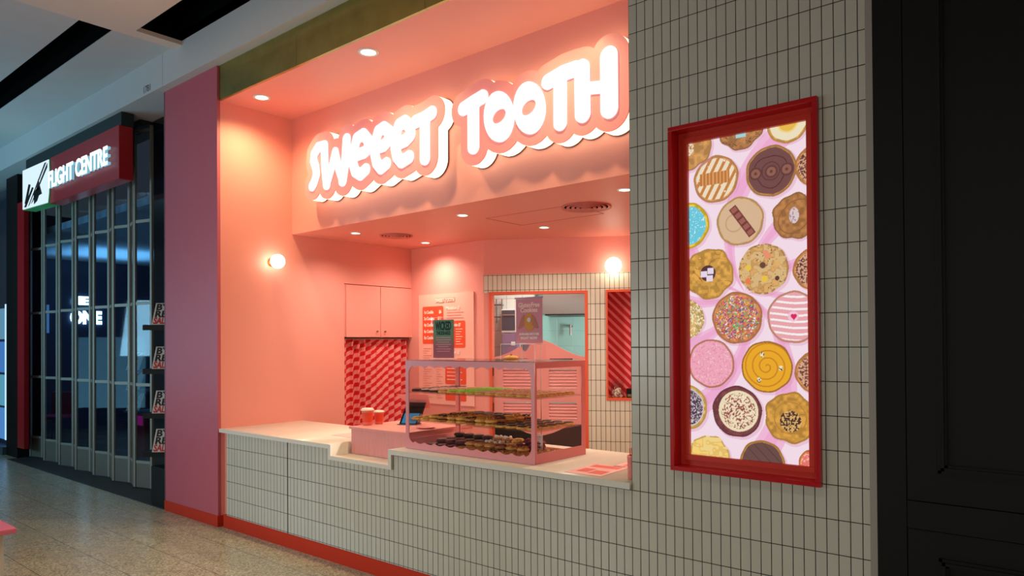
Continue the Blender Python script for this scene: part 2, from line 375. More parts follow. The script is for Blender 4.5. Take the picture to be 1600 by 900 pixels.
# black panelling
bw = MB(); bw.box(1.180, 1.290, -0.005, 0.25, 0, 4.195); bw.box(1.290, 3.6, 0.010, 0.25, 0, 4.195)
bw.box(1.294, 3.6, -0.005, 0.012, 1.001, 4.195); bw.box(1.294, 3.6, -0.012, 0.012, 0.888, 0.998); bw.box(1.294, 3.6, -0.005, 0.012, 0.0, 0.884)
def moulding(mb, x0, x1, z0, z1):
    for a, c, e in ((0, 0.012, 0.012), (0.012, 0.024, 0.022), (0.024, 0.034, 0.010)):
        mb.box(x0+a, x1-a, -0.005-e, -0.004, z0+a, z0+c); mb.box(x0+a, x1-a, -0.005-e, -0.004, z1-c, z1-a)
        mb.box(x0+a, x0+c, -0.005-e, -0.004, z0+a, z1-a); mb.box(x1-c, x1-a, -0.005-e, -0.004, z0+a, z1-a)
moulding(bw, 1.405, 3.0, 1.121, 3.9); moulding(bw, 1.405, 3.0, 0.12, 0.783)
struct('wall_black_panelled', bw, BLK)

# ------------------------------------------------------------------ counter
t = thing('service_counter', 'long white tiled counter with cream stone top below the SWEEET TOOTH sign', 'counter', (-2.1, 0.4, 0))
def K(mb, name, m, par, **k):
    o = mb.build(name, m, **k); o.parent = par; o.location = -par.location; return o
cb = MB(); cb.box(-4.19, -2.636, 0.0, 0.8, 0.115, 0.8565); cb.box(-2.636, -1.906, 0.0, 0.8, 0.115, 0.7745); cb.box(-1.906, -0.002, 0.0, 0.8, 0.115, 0.8785)
K(cb, 'tiled_front', TILEC, t)
K(B(-4.288, -4.191, 0.035, 0.8, 0.0, 0.857), 'end_filler', PINK, t)
K(B(-4.24, -0.002, -0.004, 0.75, 0.0, 0.115), 'kick_board', KICK, t)
o = plate('stone_top', [[(-4.285, 0.857), (-2.634, 0.857), (-2.634, 0.775), (-1.905, 0.775), (-1.905, 0.879), (-0.002, 0.879), (-0.002, 0.914), (-1.937, 0.914), (-1.937, 0.805), (-2.604, 0.805), (-2.604, 0.889), (-4.285, 0.889)]], 0.876, STONE, 0.416, t)
o.location = -t.location

# cash desk, ribbed
desk = thing('cash_desk', 'pink ribbed cash desk box standing in the low step of the counter', 'desk', (-2.26, 0.5, 0.805))
rb = MB()
def ribbed(mb, x0, x1, y, z0, z1, pitch, amp, axis='x'):
    n = int((x1-x0)/pitch)*8; pts = []
    for i in range(n+1):
        x = x0+(x1-x0)*i/n; pts.append((x, y-amp*abs(math.sin(PI*(x-x0)/pitch))))
    vs = [(x, yy, z) for z in (z0, z1) for x, yy in pts]; m = len(pts)
    if axis == 'y': vs = [(yy, x, z) for x, yy, z in vs]
    mb.add(vs, [(i, i+1, m+i+1, m+i) for i in range(m-1)], 0, True)
ribbed(rb, -2.590, -1.945, 0.162, 0.806, 0.995, 0.046, 0.009)
K(rb, 'ribbed_front', PINK, desk)
K(B(-2.585, -1.94, 0.166, 0.84, 0.806, 0.995), 'body', PINK, desk)
K(B(-2.598, -1.928, 0.145, 0.85, 0.995, 1.013, bev=0.002), 'top', PINK, desk)

# ------------------------------------------------------------------ cupboard doors and curtain on the left wall
cab = thing('wall_cupboard', 'flush pink double door cupboard high on the left pink wall above the striped curtain', 'cupboard', (-4.29, 1.85, 1.72))
K(B(-4.63, -4.30, 1.377, 2.33, 1.725, 2.285), 'body', PINKW, cab)
for a, b, kx in ((1.392, 1.852, 1.80), (1.858, 2.328, 1.91)):
    d = K(B(-4.302, -4.284, a, b, 1.722, 2.280, bev=0.0015), 'door', PINKW, cab)
    k = MB().lathe([(0.006, 0), (0.006, 0.012), (0.011, 0.014), (0.011, 0.02), (0.006, 0.022)], -4.284, kx, 1.785, 12, axis='x').build('knob', mat('knob_metal', (150, 120, 105), 0.35, 0.7), d)
CURT = stripe_mat('curtain_stripes', 1, -8.0, 11.0, (214, 20, 30), (244, 150, 146), 0.75, 0.5)
cm = MB(); n = 220; rows = 3; vs = []
for j in range(rows+1):
    z = 0.05+(1.70-0.05)*j/rows
    for i in range(n+1):
        y = 1.380+(2.325-1.380)*i/n; ph = (y-1.38)*2*PI/0.085
        amp = 0.02+0.012*math.sin(y*9.1); vs.append((-4.34+amp*math.sin(ph+1.2*math.sin(y*7))+0.006*math.sin(ph*2.3), y+0.012*math.cos(ph), z))
fs = [(j*(n+1)+i, j*(n+1)+i+1, (j+1)*(n+1)+i+1, (j+1)*(n+1)+i) for j in range(rows) for i in range(n)]
cm.add(vs, fs, 0, True)
cu = thing('striped_curtain', 'pleated red and pink diagonally striped curtain below the pink cupboard', 'curtain', (-4.34, 1.85, 0.05))
K(cm, 'fabric', CURT, cu); K(MB().tube((-4.34, 1.375, 1.705), (-4.34, 2.33, 1.705), 0.008), 'rail', STEEL, cu)

# ------------------------------------------------------------------ lamps
def downlight(x, y, z, r, label, e, wc=None):
    t = thing('downlight', label, 'light', (x, y, z), group=None)
    tr = MB().lathe([(r*0.86, -0.001), (r*0.88, -0.006), (r*1.18, -0.007), (r*1.22, -0.001), (r*1.22, 0.0)], n=32)
    tr.f = tr.f[:-2]; tr.m = tr.m[:-2]; tr.sm = tr.sm[:-2]; tr.build('trim_ring', WHITE, t)
    MB().lathe([(r*0.9, -0.0045), (r*0.9, -0.003)], n=32).build('lens', LAMP, t)
    spot('downlight_lamp', (x, y, z-0.03), e, wc or WARM, 2.6, 1.0, 0.05)
downlight(-3.921, 0.20, 3.88, 0.062, 'round downlight in the high soffit, nearest the pink side wall', 72)
downlight(-2.396, 0.19, 3.88, 0.066, 'round downlight in the high soffit, above the gap between the two words', 68)
spot('downlight_lamp', (-0.88, 0.19, 3.85), 64, WARM, 2.6, 1.0, 0.05)
for x, y, l in ((-3.75, 1.108, 'low ceiling downlight nearest the left wall, front row'), (-3.743, 2.033, 'low ceiling downlight right above the menu wall corner'),
                (-2.285, 1.10, 'low ceiling downlight in the front row, middle'), (-2.167, 2.08, 'low ceiling downlight in front of the kitchen doorway'), (-0.718, 1.138, 'low ceiling downlight cut by the tiled wall edge')):
    downlight(x, y, 2.739, 0.046, l, 46, WARM2)
spot('downlight_lamp', (-0.65, 2.05, 2.71), 50, WARM2, 2.6, 1.0, 0.05)
GLOBE = glow('globe_glass', (1, 0.84, 0.62), 11)
def sconce(name, loc, rot, r, label):
    t = thing(name, label, 'wall light', loc, rot)   # local -Y points out of the wall
    MB().lathe([(r*0.62, 0), (r*0.62, -0.012), (r*0.55, -0.016), (r*0.4, -0.018), (r*0.36, -0.045)], axis='y', n=28).build('brass_mount', mat('brass', (214, 170, 80), 0.25, 0.9), t)
    p = [(max(1e-4, r*math.sin(PI*k/16)), -0.04-r*0.92+r*math.cos(PI*k/16)) for k in range(17)]
    MB().lathe(p, axis='y', n=32).build('globe', GLOBE, t)
sconce('globe_sconce', (-4.288, 0.52, 2.445), PI/2, 0.068, 'white glowing globe sconce on the pink left wall')
sconce('globe_sconce', (P0[0]+1.36*math.cos(AN), P0[1]+1.36*math.sin(AN), 2.425), AN, 0.082, 'white glowing globe sconce over the striped niche')
def vent(x, y, r, label):
    t = thing('ceiling_vent', label, 'vent', (x, y, 2.739))
    m = mat('vent_pink', (214, 120, 112), 0.5)
    for k in range(5):
        a = r*(1-k*0.2); b = a-r*0.12
        q = MB().lathe([(b, -0.004-0.002*k), (a, -0.012-0.002*k), (a*1.0, -0.001), (b, 0.0)], n=48); q.f = q.f[:-2]; q.m = q.m[:-2]; q.sm = q.sm[:-2]
        q.build('ring', m, t)
    MB().lathe([(r*0.9, -0.001), (r*0.9, 0.0)], n=40).build('dark_throat', BLACK, t)
vent(-3.587, 1.485, 0.165, 'round pink ceiling vent near the left wall')
vent(-1.291, 1.496, 0.20, 'round ringed ceiling vent near the tiled wall')
hp = MB(); hx0, hx1, hy0, hy1 = -2.25, -1.35, 1.35, 1.85
for a in ((hx0, hx1, hy0, hy0+0.006), (hx0, hx1, hy1-0.006, hy1), (hx0, hx0+0.006, hy0, hy1), (hx1-0.006, hx1, hy0, hy1)): hp.box(*a, 2.737, 2.739)
struct('trim_6', hp, mat('hatch_line', (190, 96, 88), 0.6), label='outline of the access hatch in the low ceiling')
WORD1= [('s', 0.05, [(-3.578, 3.462), (-3.658, 3.464), (-3.722, 3.413), (-3.731, 3.349), (-3.695, 3.281), (-3.687, 3.217), (-3.724, 3.151), (-3.757, 3.12)]), ('s', 0.052, [(-3.563, 3.461), (-3.556, 3.272), (-3.53, 3.102)]), ('s', 0.045, [(-3.53, 3.102), (-3.454, 3.244), (-3.399, 3.376)]), ('s', 0.045, [(-3.399, 3.376), (-3.349, 3.216), (-3.294, 3.102)]), ('s', 0.055, [(-3.294, 3.102), (-3.252, 3.268), (-3.232, 3.458)]), ('s', 0.055, [(-3.11, 3.295), (-2.987, 3.299), (-2.929, 3.324), (-2.934, 3.396), (-2.999, 3.458), (-3.091, 3.437), (-3.132, 3.338), (-3.143, 3.227), (-3.111, 3.155), (-3.041, 3.116), (-2.967, 3.149)]), ('s', 0.055, [(-2.82, 3.309), (-2.725, 3.312), (-2.666, 3.347), (-2.662, 3.417), (-2.727, 3.462), (-2.8, 3.444), (-2.835, 3.368), (-2.847, 3.267), (-2.824, 3.186), (-2.766, 3.128), (-2.695, 3.155)]), ('s', 0.056, [(-2.549, 3.295), (-2.453, 3.305), (-2.397, 3.336), (-2.396, 3.399), (-2.462, 3.459), (-2.538, 3.442), (-2.574, 3.37), (-2.583, 3.271), (-2.561, 3.192), (-2.506, 3.138), (-2.413, 3.162)]), ('s', 0.056, [(-2.335, 3.431), (-2.236, 3.44), (-2.146, 3.464)]), ('s', 0.057, [(-2.225, 3.438), (-2.227, 3.118)])]
WORD2= [('s', 0.056, [(-1.8, 3.42), (-1.699, 3.446), (-1.607, 3.466)]), ('s', 0.058, [(-1.699, 3.437), (-1.7, 3.114)]), ('p', 0, [(-1.303, 3.257), (-1.307, 3.298), (-1.316, 3.339), (-1.333, 3.377), (-1.355, 3.411), (-1.381, 3.439), (-1.411, 3.46), (-1.443, 3.472), (-1.475, 3.474), (-1.506, 3.468), (-1.534, 3.452), (-1.558, 3.427), (-1.576, 3.395), (-1.587, 3.358), (-1.591, 3.317), (-1.588, 3.274), (-1.577, 3.232), (-1.56, 3.193), (-1.537, 3.159), (-1.509, 3.131), (-1.478, 3.112), (-1.446, 3.101), (-1.414, 3.1), (-1.384, 3.108), (-1.357, 3.124), (-1.335, 3.149), (-1.318, 3.181), (-1.307, 3.217)]), ('h', 0, [(-1.39, 3.326), (-1.4, 3.333), (-1.413, 3.337), (-1.427, 3.339), (-1.441, 3.339), (-1.456, 3.336), (-1.471, 3.331), (-1.484, 3.323), (-1.495, 3.314), (-1.503, 3.304), (-1.509, 3.293), (-1.511, 3.281), (-1.51, 3.271), (-1.505, 3.261), (-1.498, 3.252), (-1.487, 3.246), (-1.475, 3.241), (-1.461, 3.239), (-1.446, 3.24), (-1.431, 3.243), (-1.417, 3.248), (-1.404, 3.256), (-1.393, 3.265), (-1.385, 3.275), (-1.38, 3.286), (-1.377, 3.297), (-1.379, 3.308), (-1.383, 3.318)]), ('p', 0, [(-1.023, 3.259), (-1.026, 3.3), (-1.036, 3.34), (-1.052, 3.378), (-1.073, 3.412), (-1.1, 3.44), (-1.129, 3.461), (-1.161, 3.473), (-1.192, 3.476), (-1.223, 3.47), (-1.251, 3.454), (-1.274, 3.43), (-1.292, 3.398), (-1.303, 3.361), (-1.307, 3.32), (-1.304, 3.277), (-1.293, 3.236), (-1.276, 3.196), (-1.253, 3.162), (-1.226, 3.135), (-1.196, 3.115), (-1.164, 3.104), (-1.132, 3.103), (-1.102, 3.111), (-1.076, 3.127), (-1.054, 3.152), (-1.037, 3.183), (-1.026, 3.219)]), ('h', 0, [(-1.116, 3.331), (-1.126, 3.337), (-1.138, 3.342), (-1.151, 3.344), (-1.166, 3.343), (-1.181, 3.34), (-1.195, 3.334), (-1.208, 3.327), (-1.219, 3.317), (-1.228, 3.307), (-1.234, 3.295), (-1.236, 3.284), (-1.235, 3.273), (-1.231, 3.263), (-1.224, 3.254), (-1.214, 3.247), (-1.201, 3.243), (-1.187, 3.241), (-1.173, 3.242), (-1.158, 3.245), (-1.144, 3.251), (-1.131, 3.259), (-1.12, 3.268), (-1.111, 3.279), (-1.106, 3.29), (-1.103, 3.301), (-1.104, 3.312), (-1.108, 3.322)]), ('s', 0.056, [(-0.999, 3.432), (-0.875, 3.46), (-0.77, 3.464)]), ('s', 0.055, [(-0.897, 3.435), (-0.899, 3.13)]), ('s', 0.062, [(-0.719, 3.455), (-0.716, 3.154)]), ('s', 0.042, [(-0.7, 3.315), (-0.532, 3.29)]), ('s', 0.066, [(-0.511, 3.481), (-0.511, 3.144)])]
POSTER= [('caramel', 0.455, 2.449, 0.116), ('choc', 0.726, 2.446, 0.12), ('lemon', 0.807, 2.659, 0.097), ('chip', 0.584, 2.682, 0.111), ('nutty', 0.317, 2.634, 0.119), ('shards', 0.931, 2.442, 0.095), ('bar', 0.575, 2.228, 0.117), ('lump', 0.836, 2.221, 0.105), ('turq', 0.303, 2.235, 0.116), ('marsh', 0.416, 1.986, 0.125), ('mm', 0.686, 1.991, 0.119), ('shards', 0.918, 1.975, 0.095), ('sprinkle', 0.556, 1.764, 0.125), ('stripes', 0.823, 1.76, 0.12), ('pale', 0.288, 1.764, 0.1), ('pink', 0.421, 1.543, 0.12), ('swirl', 0.698, 1.531, 0.121), ('shards', 0.922, 1.509, 0.095), ('oreo', 0.284, 1.321, 0.116), ('ring', 0.551, 1.313, 0.123), ('ferrero', 0.804, 1.298, 0.117), ('paleb', 0.409, 1.081, 0.107), ('dark', 0.673, 1.077, 0.108), ('orange', 0.904, 1.098, 0.063)]

# ------------------------------------------------------------------ SWEEET TOOTH sign
SWHITE = glow('sign_face_white', (1, 0.97, 0.93), 1.25)
SSIDE = glow('sign_side_white', (1, 0.82, 0.52), 2.9)
SPINK = mat('sign_pink_acrylic', (246, 150, 148), 0.35, emit=(255, 150, 132), es=0.30)
def word(items, label):
    xs_ = [p[0] for it in items for p in it[2]]; zs_ = [p[1] for it in items for p in it[2]]
    xs = np.arange(min(xs_)-0.2, max(xs_)+0.2, 0.005); zs = np.arange(min(zs_)-0.2, max(zs_)+0.2, 0.005); X, Z = np.meshgrid(xs, zs)
    t = thing('word_sign', label, 'sign', (0, 0.70, 0))
    Fh = sdf_field([(a, b*0.96, c) for a, b, c in items], X, Z); Fs = sdf_field(items, X, Z, False)
    out = [c for c in contours(Fs, xs, zs, 0.078)]
    big = max(out, key=lambda c: max(p[0] for p in c)-min(p[0] for p in c))
    plate('light_box_side', [big], 0.103, SSIDE, -0.017, t)
    plate('pink_face', [big], 0.012, SPINK, -0.0745, t)
    plate('letter_face', contours(Fh, xs, zs, 0.0), 0.012, SWHITE, -0.086, t)
    inner = max(contours(Fs, xs, zs, 0.04), key=len)
    plate('mounting', [inner], 0.012, WHITE, 0.0405, t)
    rim = max(contours(Fs, xs, zs, 0.0825), key=len)
    plate('back_rim', [rim], 0.005, mat('rim_dark_rose', (90, 50, 46), 0.5), 0.0375, t)
    return t
word(WORD1, 'glowing white and pink word SWEEET on the pink fascia')
word(WORD2, 'glowing white and pink word TOOTH on the pink fascia')

# ------------------------------------------------------------------ light box with the cookie poster
lb = thing('poster_light_box', 'tall backlit cookie poster in a red frame on the tiled wall', 'light box', (0.6, 0.0, 1.0))
fr = MB(); X0, X1, Z0, Z1 = 0.239, 0.961, 1.010, 2.726
for a in ((X0, X1, Z0, Z0+0.022), (X0, X1, Z1-0.022, Z1), (X0, X0+0.022, Z0+0.022, Z1-0.022), (X1-0.022, X1, Z0+0.022, Z1-0.022)): fr.box(a[0], a[1], -0.032, 0.09, a[2], a[3], bev=0.003)
K(fr, 'outer_frame', REDP, lb)
fi = MB(); a0, a1, c0, c1 = 0.261, 0.939, 1.032, 2.704
for a in ((a0, a1, c0, 1.086), (a0, a1, 2.647, c1), (a0, 0.312, 1.086, 2.647), (0.893, a1, 1.086, 2.647)): fi.box(a[0], a[1], 0.045, 0.09, a[2], a[3])
for a in ((0.286, 0.918, 1.058, 1.086), (0.286, 0.918, 2.647, 2.675), (0.286, 0.312, 1.086, 2.647), (0.893, 0.918, 1.086, 2.647)): fi.box(a[0], a[1], 0.032, 0.046, a[2], a[3], bev=0.002)
K(fi, 'inner_frame', REDF, lb)
def vnoise(x, z, s, seed):
    r = np.random.RandomState(seed).rand(64, 64); u = x*s; v = z*s; i = np.floor(u).astype(int); j = np.floor(v).astype(int); f = u-i; g = v-j
    f = f*f*(3-2*f); g = g*g*(3-2*g); i0 = i % 64; i1 = (i+1) % 64; j0 = j % 64; j1 = (j+1) % 64
    return (r[j0, i0]*(1-f)+r[j0, i1]*f)*(1-g)+(r[j1, i0]*(1-f)+r[j1, i1]*f)*g
def poster(parent):
    px0, px1, pz0, pz1 = 0.305, 0.900, 1.080, 2.653; nx, nz = 300, 790
    xs = np.linspace(px0, px1, nx); zs = np.linspace(pz0, pz1, nz); X, Z = np.meshgrid(xs, zs)
    col = np.zeros((nz, nx, 3)); col[:] = (250, 226, 238)
    cx, cz = 0.60, 1.88; rr = np.hypot(X-cx, Z-cz); an = np.arctan2(Z-cz, X-cx)+rr*1.1
    ray = (np.sin(an*9+1.0) > 0.55); col[ray] = (247, 190, 222)
    ray2 = (np.sin(an*9+1.0) > 0.9); col[ray2] = (245, 176, 214)
    def put(mask, c, a=1.0): col[mask] = col[mask]*(1-a)+np.array(c)*a
    rs = np.random.RandomState(3)
    for n, (kind, x, z, r) in enumerate(POSTER):
        dx, dz = (X-x)/r, (Z-z)/r; th = np.arctan2(dz, dx); rd = np.hypot(dx, dz)
        lump = 0.035 if kind in ('lump', 'marsh', 'ferrero', 'chip', 'nutty', 'paleb') else 0.012
        ed = 1+lump*np.sin(th*5+n)+lump*0.7*np.sin(th*9+2*n); q = rd/ed
        put(np.hypot(dx-0.07, dz+0.07)/ed < 1.03, (226, 150, 186), 0.35)      # drop shadow painted into the print behind each cookie
        base = dict(caramel=(214, 150, 96), choc=(196, 142, 84), lemon=(216, 160, 84), bar=(214, 168, 112), turq=(226, 190, 60), sprinkle=(206, 134, 88), stripes=(222, 160, 130), pink=(214, 140, 112),
                    swirl=(190, 128, 60), oreo=(222, 176, 92), ring=(128, 72, 74), dark=(196, 140, 72), shards=(206, 140, 82), mm=(206, 158, 98), pale=(214, 170, 100), orange=(206, 120, 60),
                    paleb=(236, 196, 110), marsh=(214, 160, 78), ferrero=(208, 152, 70), lump=(178, 122, 74), chip=(184, 128, 82), nutty=(206, 150, 90))[kind]
        m = q < 1; put(m, base)
        nz1 = vnoise(X, Z, 60, n); nz2 = vnoise(X, Z, 190, n+40)
        put(m & (nz1 > 0.62), tuple(c*0.88 for c in base)); put(m & (nz1 < 0.3), tuple(min(255, c*1.10) for c in base))
        put(m & (q > 0.93), tuple(c*0.86 for c in base))
        if kind == 'caramel':
            i = q < 0.88; put(i, (244, 226, 196)); put(i & (np.abs(np.sin((dx*0.8-dz*0.45)*11)) < 0.62) & (nz1 > 0.12), (206, 134, 72)); put((np.abs(dx+0.05) < 0.66) & (np.abs(dz-0.05) < 0.26), (198, 124, 66)); put((np.abs(dx+0.05) < 0.66) & (np.abs(dz-0.05) < 0.26) & (np.sin(dx*40) > 0.5), (226, 168, 110))
        if kind == 'choc':
            i = q < 0.90; put(i, (122, 80, 78)); put(i & (np.abs(q-0.62-0.05*np.sin(th*3)) < 0.02), (92, 56, 56)); put(i & (np.abs(q-0.35) < 0.02), (98, 62, 60))
            for ox in (-0.6, 0.02, 0.62):
                b = np.hypot(dx-ox, dz+0.02); put(b < 0.25, (108, 66, 62)); put(b < 0.18, (150, 100, 88)); put(b < 0.06, (110, 68, 60))
        if kind == 'lemon':
            put(q < 0.86, (244, 230, 196)); put(q < 0.5, (238, 190, 84)); put((q < 0.5) & (q > 0.42), (246, 216, 130))
        if kind == 'chip':
            put(m & (nz2 > 0.8), (120, 74, 54)); put((np.abs(dx) < 0.22) & (np.abs(dz+0.3) < 0.16), (170, 216, 220))
        if kind == 'nutty': put((np.hypot(dx+0.1, dz+0.1) < 0.3) & (nz2 > 0.4), (240, 226, 200))
        if kind == 'shards': put((q < 0.85), (128, 84, 70)); put((q < 0.85) & (nz2 > 0.5), (222, 170, 140)); put((q < 0.85) & (nz2 < 0.22), (84, 50, 48))
        if kind == 'bar':
            put(q < 0.90, (222, 186, 150)); put((q < 0.9) & (np.abs(np.hypot(dx+0.25, dz+0.05)-0.35) < 0.03), (206, 164, 126))
            a = math.radians(-55); u = (dx-0.1)*math.cos(a)+(dz)*math.sin(a); v = -(dx-0.1)*math.sin(a)+dz*math.cos(a)
            k = (np.abs(u) < 0.74) & (np.abs(v) < 0.17); put(k, (122, 66, 62)); put(k & (np.abs(np.mod(u+0.74, 0.296)-0.148) < 0.10) & (np.abs(v) < 0.12), (164, 100, 88))
        if kind == 'lump':
            put(np.abs(np.hypot(dx, dz)-0.7-0.1*np.sin(th*2)) < 0.02, (150, 96, 58)); k = np.hypot((dx+0.05)*1.3, (dz-0.05)*0.8) < 0.28; put(k, (226, 206, 206)); put(k & (nz2 > 0.6), (180, 150, 160))
        if kind == 'turq': put(q < 0.84, (112, 206, 226)); put((q < 0.84) & (nz2 > 0.8), (220, 246, 250)); put(np.hypot(dx+0.2, dz) < 0.2, (242, 182, 200))
        if kind == 'marsh':
            put(m & (np.abs(vnoise(X, Z, 30, 9)-0.5) < 0.02), (168, 112, 50)); k = np.hypot(dx+0.05, dz-0.02) < 0.32; put(k, (92, 56, 62))
            for ox, oz in ((-0.22, 0.0), (0.06, 0.1), (0.02, -0.18)): put((np.abs(dx-ox) < 0.13) & (np.abs(dz-oz) < 0.12), (238, 222, 240))
        if kind == 'mm':
            put(m & (nz1 > 0.5), (224, 186, 130)); put(m & (nz2 > 0.87), (110, 74, 60))
            for ox, oz, c in ((-0.6, 0.08, (240, 200, 80)), (0.05, -0.4, (242, 200, 66)), (-0.62, -0.45, (238, 130, 84)), (0.2, 0.5, (240, 150, 110)), (0.1, 0.62, (236, 150, 120)), (0.55, 0.2, (230, 180, 110))): put(np.hypot(dx-ox, dz-oz) < 0.12, c)
            put(np.hypot(dx+0.02, dz-0.15) < 0.12, (110, 74, 66)); put(np.hypot(dx-0.55, dz+0.4) < 0.09, (96, 66, 60))
        if kind == 'sprinkle':
            for c in ((150, 84, 170), (236, 200, 84), (240, 150, 180), (250, 246, 240), (84, 70, 150), (240, 120, 60), (200, 70, 90), (110, 190, 120)):
                for _ in range(95):
                    a = rs.rand()*2*PI; p = math.sqrt(rs.rand())*0.86; ox, oz = p*math.cos(a), p*math.sin(a); b = rs.rand()*PI
                    x_, z_ = x+ox*r, z+oz*r; i0, i1 = np.searchsorted(xs, [x_-0.008, x_+0.008]); j0, j1 = np.searchsorted(zs, [z_-0.008, z_+0.008])
                    sx, sz = X[j0:j1, i0:i1]-x_, Z[j0:j1, i0:i1]-z_; u = sx*math.cos(b)+sz*math.sin(b); v = -sx*math.sin(b)+sz*math.cos(b)
                    col[j0:j1, i0:i1][(np.abs(u) < 0.0055) & (np.abs(v) < 0.0018)] = c
        if kind == 'stripes':
            put(q < 0.93, (240, 170, 176)); i = q < 0.9; ph = dz*4.2+0.28*np.sin(dx*2.4+1)*(1) ; put(i & (np.abs(np.mod(ph, 1)-0.5) < 0.17), (253, 246, 246))
            h = np.hypot(np.abs(dx-0.02)-0.05, dz-0.06) < 0.065; h |= (np.abs(dx-0.02)+np.abs(dz-0.01)*0.9 < 0.11) & (dz < 0.06); put(np.hypot(dx, dz-0.03) < 0.2, (250, 200, 220)); put(h, (222, 50, 100))
        if kind == 'pale': put(m & (nz2 > 0.62), (246, 236, 200)); put(m & (nz2 < 0.2), (200, 190, 140))
        if kind == 'pink': put(q < 0.92, (246, 172, 190)); put((q < 0.92) & (nz2 > 0.72), (238, 150, 176)); put((q < 0.92) & (nz2 < 0.16), (252, 206, 216))
        if kind == 'swirl':
            i = q < 0.94; put(i, (240, 174, 46)); put(i & (np.abs(np.mod(rd*3.6+th/(2*PI), 1)-0.5) < 0.09), (208, 134, 44))
            for ox, oz in ((-0.17, 0.47), (0.55, -0.05), (-0.3, -0.52)):
                b = np.hypot((dx-ox)*1.2, dz-oz); put(b < 0.1, (246, 232, 190)); put((b < 0.1) & (nz2 > 0.6), (70, 56, 50))
        if kind == 'oreo': put(q < 0.86, (214, 200, 204)); put((q < 0.8) & (nz2 > 0.35), (84, 66, 84)); put((q < 0.8) & (nz2 > 0.8), (190, 170, 180))
        if kind == 'ring':
            put(np.hypot(dx-0.06, dz-0.02) < 0.80, (244, 226, 190)); k = (np.hypot(dx-0.06, dz-0.02) < 0.7); put(k & (nz2 > 0.58), (176, 110, 100)); put(k & (nz2 > 0.8), (134, 74, 70)); put(k & (nz2 < 0.12), (255, 244, 220))
        if kind == 'ferrero':
            put(np.abs(np.hypot(dx, dz)-0.62) < 0.02, (190, 132, 58)); k = np.hypot((dx-0.02), (dz+0.14)) < 0.42; put(k, (82, 54, 50)); put(k & (nz2 > 0.52), (226, 180, 110))
        if kind == 'paleb': put(m & (nz1 > 0.55), (248, 216, 140)); put((np.abs(dx+0.1) < 0.35) & (np.abs(dz+0.35) < 0.15), (190, 120, 104))
        if kind == 'dark':
            put(q < 0.9, (112, 80, 76)); put((q < 0.9) & (np.abs(np.sin((dx+dz)*7)) < 0.12), (84, 58, 56)); put((np.abs(dz+0.15) < 0.2) & (np.abs(dx) < 0.6) & (nz2 > 0.62), (250, 226, 150))
        if kind == 'orange': put(q < 0.85, (240, 120, 110)); put((q < 0.85) & (nz2 > 0.6), (250, 190, 170))
    c = np.clip(col/255, 0, 1); lin = np.where(c <= 0.04045, c/12.92, ((c+0.055)/1.055)**2.4)
    me = bpy.data.meshes.new('printed_poster'); N = nx*nz
    co = np.stack([X.ravel(), np.full(N, 0.052), Z.ravel()], 1).astype(np.float32)
    i = np.arange(nx-1)[None, :]+nx*np.arange(nz-1)[:, None]; q = np.stack([i, i+1, i+1+nx, i+nx], -1).reshape(-1, 4)
    me.vertices.add(N); me.vertices.foreach_set('co', co.ravel()); me.loops.add(q.size); me.loops.foreach_set('vertex_index', q.ravel().astype(np.int32))
    me.polygons.add(len(q)); me.polygons.foreach_set('loop_start', np.arange(0, q.size, 4, dtype=np.int32)); me.update(); me.validate()
    at = me.color_attributes.new('print', 'FLOAT_COLOR', 'POINT'); at.data.foreach_set('color', np.concatenate([lin.reshape(-1, 3), np.ones((N, 1))], 1).astype(np.float32).ravel())
    m = bpy.data.materials.new('backlit_print'); m.use_nodes = True; nt = m.node_tree; nt.nodes.clear()
    a = nt.nodes.new('ShaderNodeVertexColor'); a.layer_name = 'print'; e = nt.nodes.new('ShaderNodeEmission'); e.inputs[1].default_value = 0.92; o = nt.nodes.new('ShaderNodeOutputMaterial')
    nt.links.new(a.outputs[0], e.inputs[0]); nt.links.new(e.outputs[0], o.inputs[0]); me.materials.append(m)
    ob = link('printed_poster', me, parent); ob.location = -parent.location
    K(B(0.300, 0.905, 0.054, 0.09, 1.075, 2.658), 'backing', WHITE, parent)
poster(lb)

# ------------------------------------------------------------------ glass display case with cookies
case = thing('display_case', 'pink scallop-edged acrylic display case with three shelves of cookies on the counter', 'display case', (-1.31, 0.37, 0.914))
CX0, CX1, CY0, CY1, CZ0, CZ1 = -1.888, -0.728, 0.100, 0.640, 0.915, 1.530
def scal(x0, x1, z, amp, n, up):
    o = []
    for i in range(n*6+1):
        x = x0+(x1-x0)*i/(n*6); o.append((x, z+up*amp*(1-abs(math.sin(PI*n*(x-x0)/(x1-x0))))))
    return o
def scallop_hole(x0, x1, z0, z1, r, n):
    top = scal(x0+r, x1-r, z1, 0.014, n, -1)[::-1]; bot = scal(x0+r, x1-r, z0, 0.014, n, 1)
    top = [(x, z) for x, z in top]; c = []
    lp = bot
    lp += [(x1-r+r*math.sin(a), z0+r-r*math.cos(a)) for a in [PI/2*k/6 for k in range(1, 7)]]
    lp += [(x1-r+r*math.cos(a), z1-r+r*math.sin(a)) for a in [PI/2*k/6 for k in range(0, 6)]]
    lp += top
    lp += [(x0+r-r*math.sin(a), z1-r+r*math.cos(a)) for a in [PI/2*k/6 for k in range(1, 7)]]
    lp += [(x0+r-r*math.cos(a), z0+r-r*math.sin(a)) for a in [PI/2*k/6 for k in range(0, 6)]]
    return lp
PCASE = mat('case_pink_acrylic', (236, 150, 152), 0.28)
def kp(name, loops, d, m, y, par, **k):
    o = plate(name, loops, d, m, y, par, **k); o.location = -par.location; return o
kp('front_frame', [rect(CX0, CX1, CZ0, CZ1), scallop_hole(CX0+0.032, CX1-0.028, CZ0+0.040, CZ1-0.034, 0.06, 10)], 0.006, PCASE, CY0+0.003, case)
